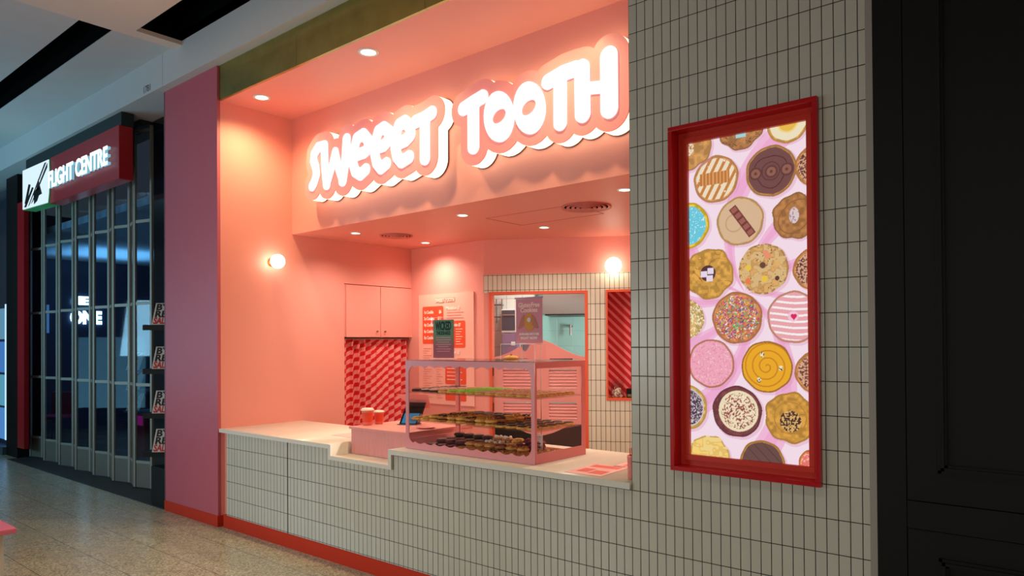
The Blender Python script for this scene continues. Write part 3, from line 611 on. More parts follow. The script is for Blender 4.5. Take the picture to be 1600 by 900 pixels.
K(B(CX0+0.01, CX1-0.01, CY0+0.008, CY0+0.011, CZ0+0.01, CZ1-0.01), 'front_glass', ACR, case)
for nm, xa, sc in (('side_frame', CX1-0.006, 0), ('side_frame', CX0, 0)):
    s = MB()
    for a in ((CY0+0.007, CY1, CZ0, CZ0+0.062), (CY0+0.007, CY1, CZ1-0.036, CZ1), (CY1-0.042, CY1, CZ0+0.062, CZ1-0.036), (CY0+0.007, CY0+0.022, CZ0+0.062, CZ1-0.036)): s.box(xa, xa+0.006, a[0], a[1], a[2], a[3])
    K(s, nm, PCASE, case)
    K(B(xa+0.002, xa+0.004, CY0+0.02, CY1-0.03, CZ0+0.05, CZ1-0.03), 'side_glass', ACR, case)
rk = MB()
for a in ((CX0, CX0+0.022, CZ0, CZ1), (CX1-0.022, CX1, CZ0, CZ1), (CX0, CX1, CZ1-0.022, CZ1), (CX0, CX1, CZ0, CZ0+0.02)): rk.box(a[0]+0.007, a[1]-0.007, CY1-0.006, CY1-0.001, a[2], a[3])
K(rk, 'rear_frame', PCASE, case)
K(B(CX0, CX1, CY0, CY1, CZ1, CZ1+0.006, bev=0.0015), 'top_panel', glass('pink_top_acrylic', (0.95, 0.82, 0.80), 0.8, 0.1), case)
K(B(CX0+0.008, CX1-0.008, CY0+0.012, CY1-0.01, CZ0, CZ0+0.006), 'base_panel', mat('case_base', (240, 214, 206), 0.4), case)
SZ = (CZ0+0.006, 1.113, 1.312)
for z in SZ[1:]: K(B(CX0+0.008, CX1-0.008, CY0+0.014, CY1-0.03, z-0.008, z, bev=0.001), 'shelf', SHELFG, case)

DOUGH = mat('golden_dough', (240, 184, 96), 0.7, noise=0.3, nscale=60, bump=0.6, bscale=160)
DOUGHB = mat('brown_dough', (200, 132, 68), 0.75, noise=0.35, nscale=70, bump=0.6, bscale=160)
DOUGHD = mat('chocolate_dough', (84, 50, 38), 0.7, noise=0.3, nscale=70, bump=0.6, bscale=160)
DOUGHR = mat('red_dough', (128, 26, 44), 0.7, noise=0.25, nscale=70, bump=0.5, bscale=160)
ICG = mat('green_icing', (140, 240, 44), 0.45, bump=0.3)
ICP = mat('pale_pink_icing', (246, 206, 196), 0.5, bump=0.3)
ICT = mat('tan_icing', (226, 174, 134), 0.5, noise=0.5, nscale=75, bump=0.5)
ICC = mat('chocolate_icing', (84, 50, 38), 0.35, bump=0.4)
ICO = mat('golden_crumble', (226, 168, 74), 0.7, noise=0.35, nscale=120, bump=0.8)
ICB = mat('blue_black_crumb', (64, 62, 72), 0.7, noise=0.6, nscale=140, bump=0.8)
ICW = mat('marshmallow', (248, 238, 224), 0.6)
def disc_mesh(r, h, n, seed, wob, dome, lump):
    rs = random.Random(seed); ph = [rs.random()*6.28 for _ in range(4)]
    def rad(a): return r*(1+wob*(math.sin(3*a+ph[0])+0.7*math.sin(5*a+ph[1])+0.4*math.sin(9*a+ph[2])))
    prof = [(0.90, 0.0), (1.0, h*0.35), (0.97, h*0.75), (0.82, h), (0.5, h+dome*0.8), (0.2, h+dome)]
    mb = MB(); vs = []
    for f, z in prof:
        for k in range(n):
            a = 2*PI*k/n; q = rad(a)*f; vs.append((q*math.cos(a), q*math.sin(a), z+(lump*(rs.random()-0.5) if z > h*0.7 else 0)))
    fs = [(i*n+k, i*n+(k+1) % n, (i+1)*n+(k+1) % n, (i+1)*n+k) for i in range(len(prof)-1) for k in range(n)]
    mb.add(vs, fs, 0, True); o = len(vs)
    mb.add([(0, 0, 0), (0, 0, h+dome)], [], 0)
    for k in range(n): mb.f += [(o, (k+1) % n, k), (o+1, (len(prof)-1)*n+k, (len(prof)-1)*n+(k+1) % n)]; mb.m += [0, 0]; mb.sm += [False, True]
    return mb
def cookie(kind, seed):
    spec = dict(green=(DOUGH, ICG, 0.90), pink=(DOUGHD, ICP, 0.86), tan=(DOUGH, ICT, 0.92), dark=(DOUGHD, ICC, 0.88), golden=(DOUGH, ICO, 0.8), brown=(DOUGHB, ICC, 0.45), crumb=(DOUGH, ICB, 0.8), white=(DOUGHB, ICW, 0.5), red=(DOUGHR, DOUGHR, 0.6), chunky=(DOUGH, DOUGHB, 0.4))[kind]
    t = thing('cookie', 'x', 'cookie')
    disc_mesh(0.043, 0.014, 22, seed, 0.02, 0.004, 0.002).build('dough', spec[0], t)
    if kind in ('brown', 'chunky', 'white', 'red'):
        mb = MB(); rs = random.Random(seed+5)
        for _ in range(9 if kind != 'white' else 5):
            a = rs.random()*6.28; p = 0.032*math.sqrt(rs.random()); s = 0.006+0.004*rs.random()+(0.004 if kind == 'white' else 0)
            q = disc_mesh(s, s*1.0, 8, rs.random(), 0.08, s*0.4, 0); mb.add([(x+p*math.cos(a), y+p*math.sin(a), z+0.0145) for x, y, z in q.v], q.f, 0, True)
        mb.build('topping', spec[1], t)
    else:
        q = disc_mesh(0.043*spec[2], 0.0045, 20, seed+3, 0.03, 0.003, 0.0022); q.v = [(x, y, z+0.0145) for x, y, z in q.v]; q.build('icing', spec[1], t)
    return t
protos = {}
DESC = dict(green='bright green iced cookie', pink='dark cookie with pale pink icing', tan='golden cookie with tan icing', dark='dark chocolate iced cookie', golden='golden crumble topped cookie', brown='brown cookie with chocolate chunks',
            crumb='golden cookie with blue-black crumbs', white='brown cookie topped with marshmallows', red='dark red cookie', chunky='golden cookie studded with brown chunks')
SHN = ('bottom tray', 'middle shelf', 'top shelf')
def put_cookie(kind, sh, x, y, z, tilt=(0, 0), where=''):
    lab = DESC[kind]+', '+SHN[sh]+', '+where; grp = kind+' cookies on the '+SHN[sh]
    rot = (tilt[0], tilt[1], R()*6.28)
    if kind not in protos: protos[kind] = [cookie(kind, len(protos)*11+1), 0]
    p = protos[kind]
    if not p[1]: o = p[0]; o.location = (x, y, z); o.rotation_euler = rot; p[1] = 1; tag(o, lab, None, grp)
    else: copy_tree(p[0], (x, y, z), rot, lab, grp)
nx = 13
ORD = ('first', 'second', 'third', 'fourth', 'fifth', 'sixth', 'seventh', 'eighth', 'ninth', 'tenth', 'eleventh', 'twelfth', 'thirteenth'); ROWN = ('front', 'second', 'third', 'fourth', 'rear')
for ix in range(nx):
    for iy in range(5):
        wh = ROWN[iy]+' row, '+ORD[ix]+' from left'
        x = -1.836+ix*(1.046/(nx-1)); y = 0.166+iy*0.0905
        k2 = ('dark', 'pink', 'pink', 'tan')[ix] if ix < 4 else ('green' if ix in (4, 5, 6) else 'tan')
        if ix == 1 and iy > 2: k2 = 'dark'
        put_cookie(k2, 2, x+R()*0.003-0.0015, y+R()*0.004, SZ[2]+0.001, where=wh)
        k1 = ('golden', 'golden', 'golden', 'brown', 'chunky', 'golden')[ix] if ix < 6 else (('brown', 'golden', 'chunky')[(ix+iy) % 3] if ix < 9 else 'crumb')
        if ix in (3, 4, 5, 6) and iy > 2: k1 = 'dark'
        put_cookie(k1, 1, x+R()*0.003-0.0015, y+R()*0.004, SZ[1]+0.001, where=wh)
        if k1 in ('dark', 'chunky', 'golden', 'brown') and ix > 1: put_cookie(k1, 1, x+R()*0.003-0.0015, y+R()*0.003-0.001, SZ[1]+0.0250, where=wh+', upper layer')
        if ix < 11:
            xb = -1.775+ix*0.094; kb = ('dark', 'dark', 'dark', 'golden', 'golden', 'golden', 'brown', 'chunky', 'chunky', 'chunky', 'chunky')[ix]
            if iy >= 3: kb = ('dark', 'dark', 'dark', 'dark', 'white', 'white', 'golden', 'red', 'red', 'chunky', 'chunky')[ix]
            for st in range(1 if iy < 2 or ix > 8 else (2 if iy < 4 else 3)):
                put_cookie(kb, 0, xb+R()*0.006-0.003, y+R()*0.003-0.0015, SZ[0]+0.001+st*0.0240, where=wh+('', ', second layer', ', third layer')[st])
cardm = mat('price_card', (238, 226, 214), 0.5)
for sh, x, y, z0, h in (('between the bottom tray and the middle shelf', -1.02, 0.50, SZ[0]+0.001, 0.115),):
    c = thing('price_card', 'small white printed card standing at the back of the bottom tray', 'card', (x, y, z0))
    B(-0.042, 0.042, -0.0015, 0.0015, 0.0, h).build('card', cardm, c)
    for k in range(6): B(-0.03, 0.03-0.008*(k % 3), -0.0022, -0.0014, h-0.02-0.014*k, h-0.015-0.014*k).build('print_line', INKP, c)
c = thing('cookie', 'single golden cookie lying on top of the display case', 'cookie', (-1.30, 0.56, CZ1+0.007))
disc_mesh(0.055, 0.016, 26, 77, 0.03, 0.01, 0.003).build('dough', DOUGH, c)
MB().lathe([(0.006, 0), (0.009, 0.004), (0.004, 0.009)], 0, 0, 0.024, 10).build('topping', ICC, c)

# menus and signs standing on the case
ho = thing('sign_holder', 'clear acrylic holder with the Gluten Free Cookies poster on the display case', 'sign', (-1.13, 0.50, CZ1+0.007))
def KL(mb, name, m, **k): o = mb.build(name, m, ho, **k); o.location = (1.13, -0.50, -(CZ1+0.007)); return o
KL(B(-1.215, -0.965, 0.497, 0.499, 1.640, 1.972, bev=0.0005), 'acrylic_front', ACR)
KL(B(-1.203, -0.975, 0.500, 0.503, 1.648, 1.950), 'poster', mat('poster_mauve', (218, 140, 158), 0.55))
KL(B(-1.215, -0.965, 0.500, 0.503, 1.951, 1.960), 'top_rail', mat('mauve_rail', (170, 140, 158), 0.5))
bx = MB(); bx.box(-1.29, -0.99, 0.44, 0.443, 1.538, 1.64); bx.box(-1.29, -1.287, 0.44, 0.56, 1.538, 1.64); bx.box(-0.993, -0.99, 0.44, 0.56, 1.538, 1.64); bx.box(-1.0985, -1.0965, 0.44, 0.56, 1.538, 1.64)
KL(bx, 'acrylic_box', ACR)
eg = MB(); eg.box(-1.292, -0.988, 0.437, 0.562, 1.640, 1.6445)
for x in (-1.291, -1.098, -0.991): eg.box(x-0.0015, x+0.0015, 0.4385, 0.4415, 1.538, 1.64)
KL(eg, 'acrylic_edges', mat('acrylic_edge', (238, 226, 222), 0.3))
for x0, x1, r0 in ((-1.287, -1.20, 0), (-1.12, -1.04, 1)):
    lp = [(x0, 1.638), (x1, 1.638)]+[(x1+(x0-x1)*k/8, 1.638-(0.055*math.sin(PI/2*k/8)**1.5 if not r0 else 0.045*math.sin(PI*k/8))) for k in range(1, 9)]
    o = plate('scalloped_trim', [lp], 0.002, mat('mauve_trim', (176, 140, 156), 0.5), 0.446, ho); o.location = (1.13, -0.50, -(CZ1+0.007))
def htext(s, size, m, x, z, **k): return text('lettering', s, size, m, ho, (x+1.13, -0.0008+0.0, z-(CZ1+0.007)), align='CENTER', **k)
htext('GlutenFree', 0.044, mat('gf_cream', (246, 206, 190), 0.5), -1.089, 1.892, off=0.0012, sx=0.92)
htext('Cookies', 0.044, mat('gf_cream2', (246, 206, 190), 0.5), -1.089, 1.858, off=0.0012)
htext('AVAILABLE INSTORE', 0.022, PAPER, -1.089, 1.702, off=0.0004, sx=0.85); htext('RIGHT NOW', 0.026, PAPER, -1.089, 1.674, off=0.0004, sx=0.95)
ck = MB().lathe([(0.062, 0), (0.06, 0.0005)], axis='y', n=26); ck.v = [(x*0.75-1.089+0.005, -y+0.4995, z*1.0+1.79) for x, y, z in ck.v]; KL(ck, 'printed_cookie', mat('print_cookie', (214, 148, 50), 0.6))
for hx, sg in ((-1.155, 1), (-1.035, -1)):
    for k in range(4):
        f = MB().lathe([(1.0, 0), (0.98, 0.0005)], axis='y', n=14); a = sg*(0.5+0.16*k)
        f.v = [(hx+(x*0.034*math.cos(a)-z*0.012*math.sin(a))+sg*0.012*k*0.3, 0.4988-0.0002*k-y, 1.765+0.016*k+(x*0.034*math.sin(a)+z*0.012*math.cos(a))) for x, y, z in f.v]
        KL(f, 'printed_hand', mat('print_hand', (186, 112, 92), 0.6))
sw = MB().lathe([(0.016, 0), (0.015, 0.0006)], axis='y', n=16); sw.v = [(x-1.088, -y+0.498, z+1.805) for x, y, z in sw.v]; KL(sw, 'printed_swirl', mat('print_lilac', (214, 196, 206), 0.6))

wk = thing('small_poster', 'dark green and rose WICKED poster standing on the left end of the display case', 'poster', (-1.76, 0.35, CZ1+0.007))
def KW(mb, name, m): o = mb.build(name, m, wk); o.location = (1.76, -0.35, -(CZ1+0.007)); return o
def wk_mat():
    m = mat('wicked_print', (120, 70, 80), 0.6); nb = NB(m); x = nb.xyz(); nt = m.node_tree
    d = nb.math('ADD', nb.math('POWER', nb.math('MULTIPLY', nb.math('ADD', x[0], 1.76), 6.5), 2.0), nb.math('POWER', nb.math('MULTIPLY', nb.math('SUBTRACT', x[2], 1.76), 9.0), 2.0))
    n = nt.nodes.new('ShaderNodeTexNoise'); n.inputs['Scale'].default_value = 14
    f = nb.math('LESS_THAN', nb.math('ADD', d, nb.math('MULTIPLY', n.outputs['Fac'], 0.8)), 1.3)
    mr = nt.nodes.new('ShaderNodeMapRange'); mr.inputs['From Min'].default_value = 0.3; mr.inputs['From Max'].default_value = 2.0; nt.links.new(nb.math('ADD', d, nb.math('MULTIPLY', n.outputs['Fac'], 0.8)), mr.inputs['Value'])
    nt.links.new(nb.mix(mr.outputs[0], s2l((70, 168, 116)), s2l((172, 92, 104))), nt.nodes['Principled BSDF'].inputs['Base Color']); return m
KW(B(-1.865, -1.655, 0.349, 0.352, 1.545, 1.820), 'print', wk_mat())
KW(B(-1.885, -1.640, 0.346, 0.348, 1.5375, 1.836), 'acrylic_front', ACR)
KW(B(-1.885, -1.640, 0.340, 0.37, 1.5375, 1.5405).box(-1.885, -1.640, 0.3455, 0.3485, 1.836, 1.8385), 'acrylic_base', mat('acrylic_edge2', (240, 214, 206), 0.3))
def wtext(s, size, m, z, **k): return text('lettering', s, size, m, wk, (0, -0.0018, z-(CZ1+0.007)), align='CENTER', **k)
wtext('WICKED', 0.085, INK, 1.747, sx=0.48, off=0.004); wtext('THICKSHAKES', 0.036, INK, 1.712, sx=0.62, off=0.0012)
for k, wd in enumerate((0.15, 0.15, 0.12, 0.16, 0.11, 0.15, 0.13)):
    KW(B(-1.76-wd/2, -1.76+wd/2, 0.3478, 0.349, 1.690-0.0165*k, 1.6945-0.0165*k), 'print_line', mat('rose_line', (222, 150, 160), 0.6))

# wall menu
mn = thing('menu_board', 'tall pink printed cookie menu on the wall beside the cupboard corner', 'menu board', (-3.72, 2.30, 0.975))
def KM(mb, name, m): o = mb.build(name, m, mn); o.location = (3.72, -2.30, -0.975); return o
KM(B(-4.147, -3.289, 2.296, 2.312, 0.975, 2.200), 'board', mat('menu_pink', (252, 186, 168), 0.5))
def mtext(s, size, m, x, z, al='LEFT', **k): return text('lettering', s, size, m, mn, (x+3.72, -0.0075, z-0.975), align=al, **k)
def mplate(x0, x1, z0, z1, m, nm='panel'): o = plate(nm, [rrect(x0, x1, z0, z1, 0.02)], 0.002, m, 2.2952, mn); o.location = (3.72, -2.30, -0.975)
mplate(-4.080, -3.745, 1.645, 2.065, RORANGE); mplate(-3.720, -3.410, 1.60, 1.895, RORANGE); mplate(-3.72, -3.40, 1.20, 1.45, RORANGE); mplate(-3.72, -3.40, 1.02, 1.12, RORANGE)
CREAM = mat('menu_cream', (255, 232, 214), 0.5)
mtext('SWEEET TOOTH', 0.056, mat('menu_brown', (190, 96, 72), 0.6), -3.718, 2.108, 'CENTER', off=0.006, sx=0.72); mtext('SWEEET TOOTH', 0.056, CREAM, -3.718, 2.108, 'CENTER', off=0.002, sx=0.72, depth=0.0016)
for k, (a, b) in enumerate((('1x Cookie', '$6'), ('2x Cookies', '$11'), ('4x Cookies', '$20'), ('6x Cookies', '$28'), ('8x Cookies', '$36'))):
    z = 1.985-0.072*k; mtext(a, 0.05, CREAM, -4.055, z, off=0.002, sx=0.72); mtext(b, 0.05, CREAM, -3.775, z, 'RIGHT', off=0.002, sx=0.72)
mtext('Milkshakes  $7', 0.046, CREAM, -3.70, 2.02, off=0.002, sx=0.78); mtext('Sweeet Sodas $7', 0.046, CREAM, -3.705, 1.835, off=0.002, sx=0.72); mtext('Soft Serve  $5', 0.046, CREAM, -3.70, 1.535, off=0.002, sx=0.78)
mtext('Small $12', 0.034, INKP, -3.42, 1.39, 'RIGHT'); mtext('Large $15', 0.034, INKP, -3.42, 1.34, 'RIGHT')
ln = MB()
for k in range(3): ln.box(-3.69, -3.44-0.03*(k % 2), 2.2935, 2.2955, 1.985-0.03*k, 1.989-0.03*k)
for k in range(22): ln.box(-4.07, -3.93-0.04*((k*7) % 3), 2.2935, 2.2955, 1.59-0.026*k, 1.594-0.026*k); ln.box(-3.86, -3.76-0.03*((k*5) % 3), 2.2935, 2.2955, 1.59-0.026*k, 1.594-0.026*k)
KM(ln, 'fine_print', INKP)
lw = MB()
for k in range(7): lw.box(-3.55, -3.45-0.02*(k % 3), 2.292, 2.2942, 1.80-0.027*k, 1.806-0.027*k); lw.box(-3.70, -3.60-0.02*((k+1) % 3), 2.292, 2.2942, 1.80-0.027*k, 1.806-0.027*k)
for k in range(5): lw.box(-3.69, -3.46-0.03*(k % 2), 2.292, 2.2942, 1.41-0.04*k, 1.417-0.04*k)
KM(lw, 'light_print', CREAM)

# ------------------------------------------------------------------ things on the counter and the cash desk
def cup(x, y, z, h, r, label):
    t = thing('paper_cup', label, 'cup', (x, y, z))
    MB().lathe([(r*0.72, 0), (r*0.74, 0.002), (r*0.97, h*0.86), (r*0.97, h*0.88)], n=28).build('body', mat('cup_pink', (238, 128, 110), 0.55), t)
    MB().lathe([(r*0.90, h*0.865), (r*1.08, h*0.87), (r*1.08, h*0.91), (r*0.98, h*0.93), (r*0.92, h*0.99), (r*0.86, h)], n=28).build('lid', mat('lid_cream', (240, 224, 204), 0.5), t)
    sl = MB(); n = 16; vs = []
    for j, (f, rr) in enumerate(((0.18, 0.785), (0.76, 0.945))):
        for k in range(n+1):
            a = -PI*0.75+PI*0.9*k/n; vs.append((r*rr*1.01*math.cos(a), r*rr*1.01*math.sin(a), h*f))
    sl.add(vs, [(k, k+1, n+2+k, n+1+k) for k in range(n)], 0, True); sl.build('print_panel', RORANGE, t)
cup(-2.545, 0.285, 1.014, 0.132, 0.048, 'larger takeaway cup with cream lid on the pink cash desk'); cup(-2.540, 0.395, 1.014, 0.106, 0.041, 'smaller takeaway cup with cream lid on the pink cash desk')
tb = thing('payment_tablet', 'dark point of sale tablet in a tilted pink case on the cash desk', 'tablet', (-2.30, 0.52, 1.014), 0.5)
MB().add([(-0.13, 0.02, 0.235), (0.13, 0.02, 0.235), (0.13, 0.10, 0.12), (-0.02, 0.10, 0.12), (-0.13, 0.028, 0.235), (0.13, 0.028, 0.235), (0.13, 0.108, 0.12), (-0.02, 0.108, 0.12)], [(0, 1, 2, 3), (7, 6, 5, 4), (0, 4, 5, 1), (1, 5, 6, 2), (2, 6, 7, 3), (3, 7, 4, 0)]).build('pink_case', PINK, tb)
MB().add([(-0.09, -0.03, 0.0), (0.05, -0.03, 0.0), (0.05, 0.06, 0.0), (-0.09, 0.06, 0.0), (-0.045, 0.03, 0.17), (0.11, 0.03, 0.17), (0.11, 0.05, 0.17), (-0.045, 0.05, 0.17)], [(0, 3, 2, 1), (4, 5, 6, 7), (0, 1, 5, 4), (1, 2, 6, 5), (2, 3, 7, 6), (3, 0, 4, 7)]).build('screen_housing', BLKG, tb)
MB().add([(-0.072, -0.029, 0.012), (0.045, -0.029, 0.012), (0.075, 0.0, 0.088), (-0.052, 0.0, 0.088)], [(0, 1, 2, 3)]).build('blue_reflection', mat('reflection_blue', (40, 120, 170), 0.3, emit=(40, 130, 190), es=0.25), tb)  # bluish reflection on the tablet back, painted and faintly emissive
B(-0.10, 0.06, -0.05, 0.07, 0.0, 0.006, bev=0.002).build('base', mat('tablet_base', (60, 90, 110), 0.4), tb)
dsh = thing('small_dish', 'flat pink dish beside the tablet behind the display case corner', 'dish', (-2.02, 0.42, 1.014)); MB().lathe([(0.05, 0), (0.075, 0.012), (0.07, 0.012), (0.045, 0.003)], n=28).build('bowl', PINK, dsh)
def flyer(x, y, z, w_, h_, rot, label, red=True):
    t = thing('flyer', label, 'flyer', (x, y, z+0.001), rot)
    B(-w_/2, w_/2, -h_/2, h_/2, 0, 0.0012).build('sheet', PPINK, t)
    for a in ((-0.35, -0.05, -0.30, 0.02), (0.02, 0.4, -0.38, -0.08), (-0.38, 0.38, 0.18, 0.40)):
        if red: B(a[0]*w_, a[1]*w_, a[2]*h_, a[3]*h_, 0.0012, 0.0018).build('printed_panel', mat('flyer_red', (240, 110, 96), 0.6), t)
flyer(-0.345, 0.20, 0.914, 0.24, 0.34, 0.05, 'pink printed flyer at the right end of the counter, front sheet')
flyer(-0.20, 0.47, 0.914, 0.30, 0.20, 0.12, 'pink printed flyer at the right end of the counter, behind the other')
flyer(-2.86, 0.44, 0.889, 0.42, 0.24, 0.0, 'plain pink flyer on the left stretch of the counter', False)
tm = thing('straw_tumbler', 'pink glass tumbler by the tiled wall edge at the counter end', 'tumbler', (-0.042, 0.085, 0.914))
MB().lathe([(0.026, 0.0), (0.030, 0.004), (0.033, 0.12), (0.031, 0.128), (0.029, 0.12), (0.025, 0.008)], n=28).build('glass', mat('rose_glass', (240, 140, 130), 0.1, spec=0.8), tm)
for k in range(5): MB().tube((0.012*math.cos(k*1.3), 0.012*math.sin(k*1.3), 0.01), (0.018*math.cos(k*1.3), 0.018*math.sin(k*1.3), 0.165), 0.003, 8).build('straw', mat('straw_red', (214, 60, 52), 0.5), tm)
cn = thing('pink_canister', 'pink lidded canister behind the tumbler at the counter end', 'canister', (-0.055, 0.26, 0.914))
MB().lathe([(0.045, 0), (0.047, 0.004), (0.047, 0.15), (0.03, 0.165), (0.028, 0.19)], n=28).build('body', mat('canister_pink', (232, 116, 104), 0.4), cn)
bg_ = thing('paper_bag', 'crumpled beige paper bag on the pink canister', 'bag', (-0.055, 0.26, 1.105))
q = MB(); rs = random.Random(4); n = 18; vs = []
for j, (h, a, b) in enumerate(((0, 0.05, 0.05), (0.03, 0.068, 0.06), (0.08, 0.070, 0.055), (0.13, 0.052, 0.04), (0.165, 0.030, 0.02), (0.185, 0.022, 0.006))):
    for k in range(n):
        t_ = 2*PI*k/n; e = 1+0.07*(rs.random()-0.5); vs.append((a*e*math.cos(t_), b*e*math.sin(t_), h))
q.add(vs, [(j*n+k, j*n+(k+1) % n, (j+1)*n+(k+1) % n, (j+1)*n+k) for j in range(5) for k in range(n)]+[tuple(range(n))[::-1], tuple(range(5*n, 6*n))]); q.build('sack', mat('kraft_beige', (222, 178, 132), 0.8, bump=0.5, bscale=60), bg_)

# ------------------------------------------------------------------ kitchen doorway (angled wall frame)
dv = Vector((math.cos(AN), math.sin(AN), 0)); nv = Vector((-math.sin(AN), math.cos(AN), 0)); PV = Vector(P0)
def athing(name, label, cat, s, d, z, **k): t = thing(name, label, cat, PV+dv*s+nv*d+Vector((0, 0, z)), AN, **k); t['_o'] = (s, d, z); return t
def KA(mb, name, m, par, **k): o = mb.build(name, m, par, **k); s = par['_o']; o.location = (-s[0], -s[1], -s[2]); return o
jm = MB(); jm.box(0.060, 0.087, -0.016, 0.13, 0, 2.176); jm.box(1.062, 1.092, -0.016, 0.13, 0, 2.176); jm.box(0.060, 1.092, -0.018, 0.13, 2.160, 2.186)
struct('trim_7', jm, CORAL, loc=P0, rot=AN, label='orange painted door frame of the kitchen doorway')
def leaf(a, b, pts_top, pts_bot, h, label, hinge):
    t = athing('saloon_door', label, 'door', a if hinge < 0 else b, 0.03, 0.7)
    holes = [rect(h[0], h[1], 1.165, 1.372), rect(h[0], h[1], 0.85, 1.03)]
    o = plate('panel', [pts_top+pts_bot]+holes, 0.03, PINK, 0.03, t); s = t['_o']; o.location = (-s[0], -s[1], -s[2])
    lv = MB()
    for z0, z1 in ((1.165, 1.372), (0.85, 1.03)):
        k = z0+0.008
        while k < z1-0.012:
            lv.add([(h[0], 0.018, k), (h[1], 0.018, k), (h[1], 0.042, k+0.027), (h[0], 0.042, k+0.027), (h[0], 0.022, k-0.004), (h[1], 0.022, k-0.004), (h[1], 0.046, k+0.023), (h[0], 0.046, k+0.023)], [(0, 1, 2, 3), (7, 6, 5, 4), (0, 4, 5, 1), (2, 6, 7, 3), (1, 5, 6, 2), (3, 7, 4, 0)]); k += 0.033
    KA(lv, 'louvres', PINK, t)
    hx = a-0.004 if hinge < 0 else b+0.004
    hg = MB()
    for z in (0.93, 1.30): hg.tube((hx, 0.03, z), (hx, 0.03, z+0.09), 0.008)
    KA(hg, 'hinge', mat('hinge_dark', (96, 70, 60), 0.4, 0.7), t)
    KA(B(h[0]+0.01, h[1]-0.04, 0.0125, 0.0155, 1.468, 1.484), 'slot', mat('slot_maroon', (96, 30, 32), 0.6), t)
T1 = [(0.100, 1.500), (0.17, 1.515), (0.235, 1.538), (0.30, 1.568), (0.37, 1.606), (0.436, 1.642), (0.50, 1.668), (0.55, 1.681), (0.596, 1.687)]
Bt = [(0.596, 0.680), (0.52, 0.688), (0.44, 0.71), (0.36, 0.745), (0.28, 0.785), (0.20, 0.80), (0.10, 0.803)]
leaf(0.100, 0.596, T1, Bt, (0.20, 0.50), 'left leaf of the pink louvred saloon doors', -1)
mir = lambda L: [(1.158-x, z) for x, z in L]
leaf(0.562+0.0, 1.058, [(0.602, 1.687)]+mir(T1[:-1])[::-1], mir(Bt[1:])[::-1]+[(0.602, 0.680)], (0.683, 0.972), 'right leaf of the pink louvred saloon doors', 1)
# striped niche
nf = MB(); nf.box(1.277, 1.80, -0.016, 0.0, 2.165, 2.19); nf.box(1.277, 1.80, -0.016, 0.0, 1.055, 1.082); nf.box(1.277, 1.297, -0.016, 0.0, 1.082, 2.165); nf.box(1.78, 1.80, -0.016, 0.0, 1.082, 2.165)
for q_ in list(range(1)): nf.box(1.277, 1.283, 0.0, 0.20, 1.06, 2.19); nf.box(1.277, 1.80, 0.0, 0.20, 2.176, 2.19); nf.box(1.277, 1.80, 0.0, 0.20, 1.060, 1.070); nf.box(1.79, 1.80, 0, 0.20, 1.06, 2.19)
nt_ = athing('display_niche', 'orange framed wall niche lined with diagonal red and pink stripes', 'niche', 1.54, 0.0, 1.055)
KA(nf, 'frame', CORAL, nt_); KA(B(1.283, 1.79, 0.19, 0.20, 1.07, 2.176), 'striped_lining', stripe_mat('niche_stripes', 0, 11.0, 11.0, (214, 16, 30), (252, 150, 156), 0.6, 0.42), nt_)
jr = athing('sweet_jar', 'glass jar of pale marshmallows in the striped niche', 'jar', 1.385, 0.09, 1.0705)
MB().lathe([(0.060, 0.0), (0.066, 0.004), (0.068, 0.13), (0.060, 0.15), (0.060, 0.158), (0.057, 0.158), (0.057, 0.15), (0.065, 0.13), (0.062, 0.008)], n=32).build('glass', GLASS, jr)
MB().lathe([(0.066, 0.159), (0.068, 0.166), (0.05, 0.178), (0.014, 0.184), (0.012, 0.192), (0.02, 0.20), (0.018, 0.21), (0.006, 0.215)], n=32).build('lid', GLASS, jr)
mm = MB(); rs = random.Random(9)
for k in range(70):
    a = rs.random()*6.28; p = 0.047*math.sqrt(rs.random()); z = 0.006+0.085*rs.random()
    q = disc_mesh(0.0125, 0.015, 9, k, 0.02, 0.002, 0); mm.add([(x+p*math.cos(a), y+p*math.sin(a), zz+z) for x, y, zz in q.v], q.f, 0, True)
o = mm.build('marshmallows', ICW, jr); o['kind'] = 'stuff'
dk = athing('dark_box', 'small dark box beside the sweet jar in the niche', 'box', 1.53, 0.09, 1.0705)
B(-0.05, 0.05, -0.04, 0.04, 0, 0.10, bev=0.003).build('body', BLK, dk); B(-0.04, 0.04, -0.042, -0.039, 0.02, 0.045).build('label_strip', mat('olive_label', (120, 120, 90), 0.6), dk)
# kitchen beyond
struct('wall_kitchen', B(0.36, 2.2, 1.75, 1.85, 0, 2.74), TEAL, loc=P0, rot=AN)
struct('wall_kitchen', B(-1.6, 0.36, 1.40, 1.50, 0, 2.74).box(0.34, 0.36, 1.4, 1.8, 0, 2.74), WTILE, loc=P0, rot=AN)
struct('wall_kitchen', B(2.1, 2.2, 0.12, 1.8, 0, 2.74).box(-1.6, -1.5, 0.12, 1.45, 0, 2.74), WTILE, loc=P0, rot=AN)
struct('ceiling', B(-1.6, 2.2, 0.12, 1.85, 2.742, 2.85), WHITE, loc=P0, rot=AN)
area('kitchen_light', PV+dv*0.5+nv*0.75+Vector((0, 0, 2.7)), PV+dv*0.5+nv*0.9, 0.5, 14, (0.95, 1, 0.95))
area('kitchen_wall_fill', PV+dv*1.75+nv*0.5+Vector((0, 0, 1.75)), PV+dv*0.5+nv*1.7+Vector((0, 0, 1.5)), 0.35, 13, (0.97, 1, 0.96))  # added lamp hidden behind the pier, brightens the teal wall
hd = athing('range_hood', 'brushed steel range hood over the teal kitchen wall', 'hood', 1.0, 1.3, 1.99)
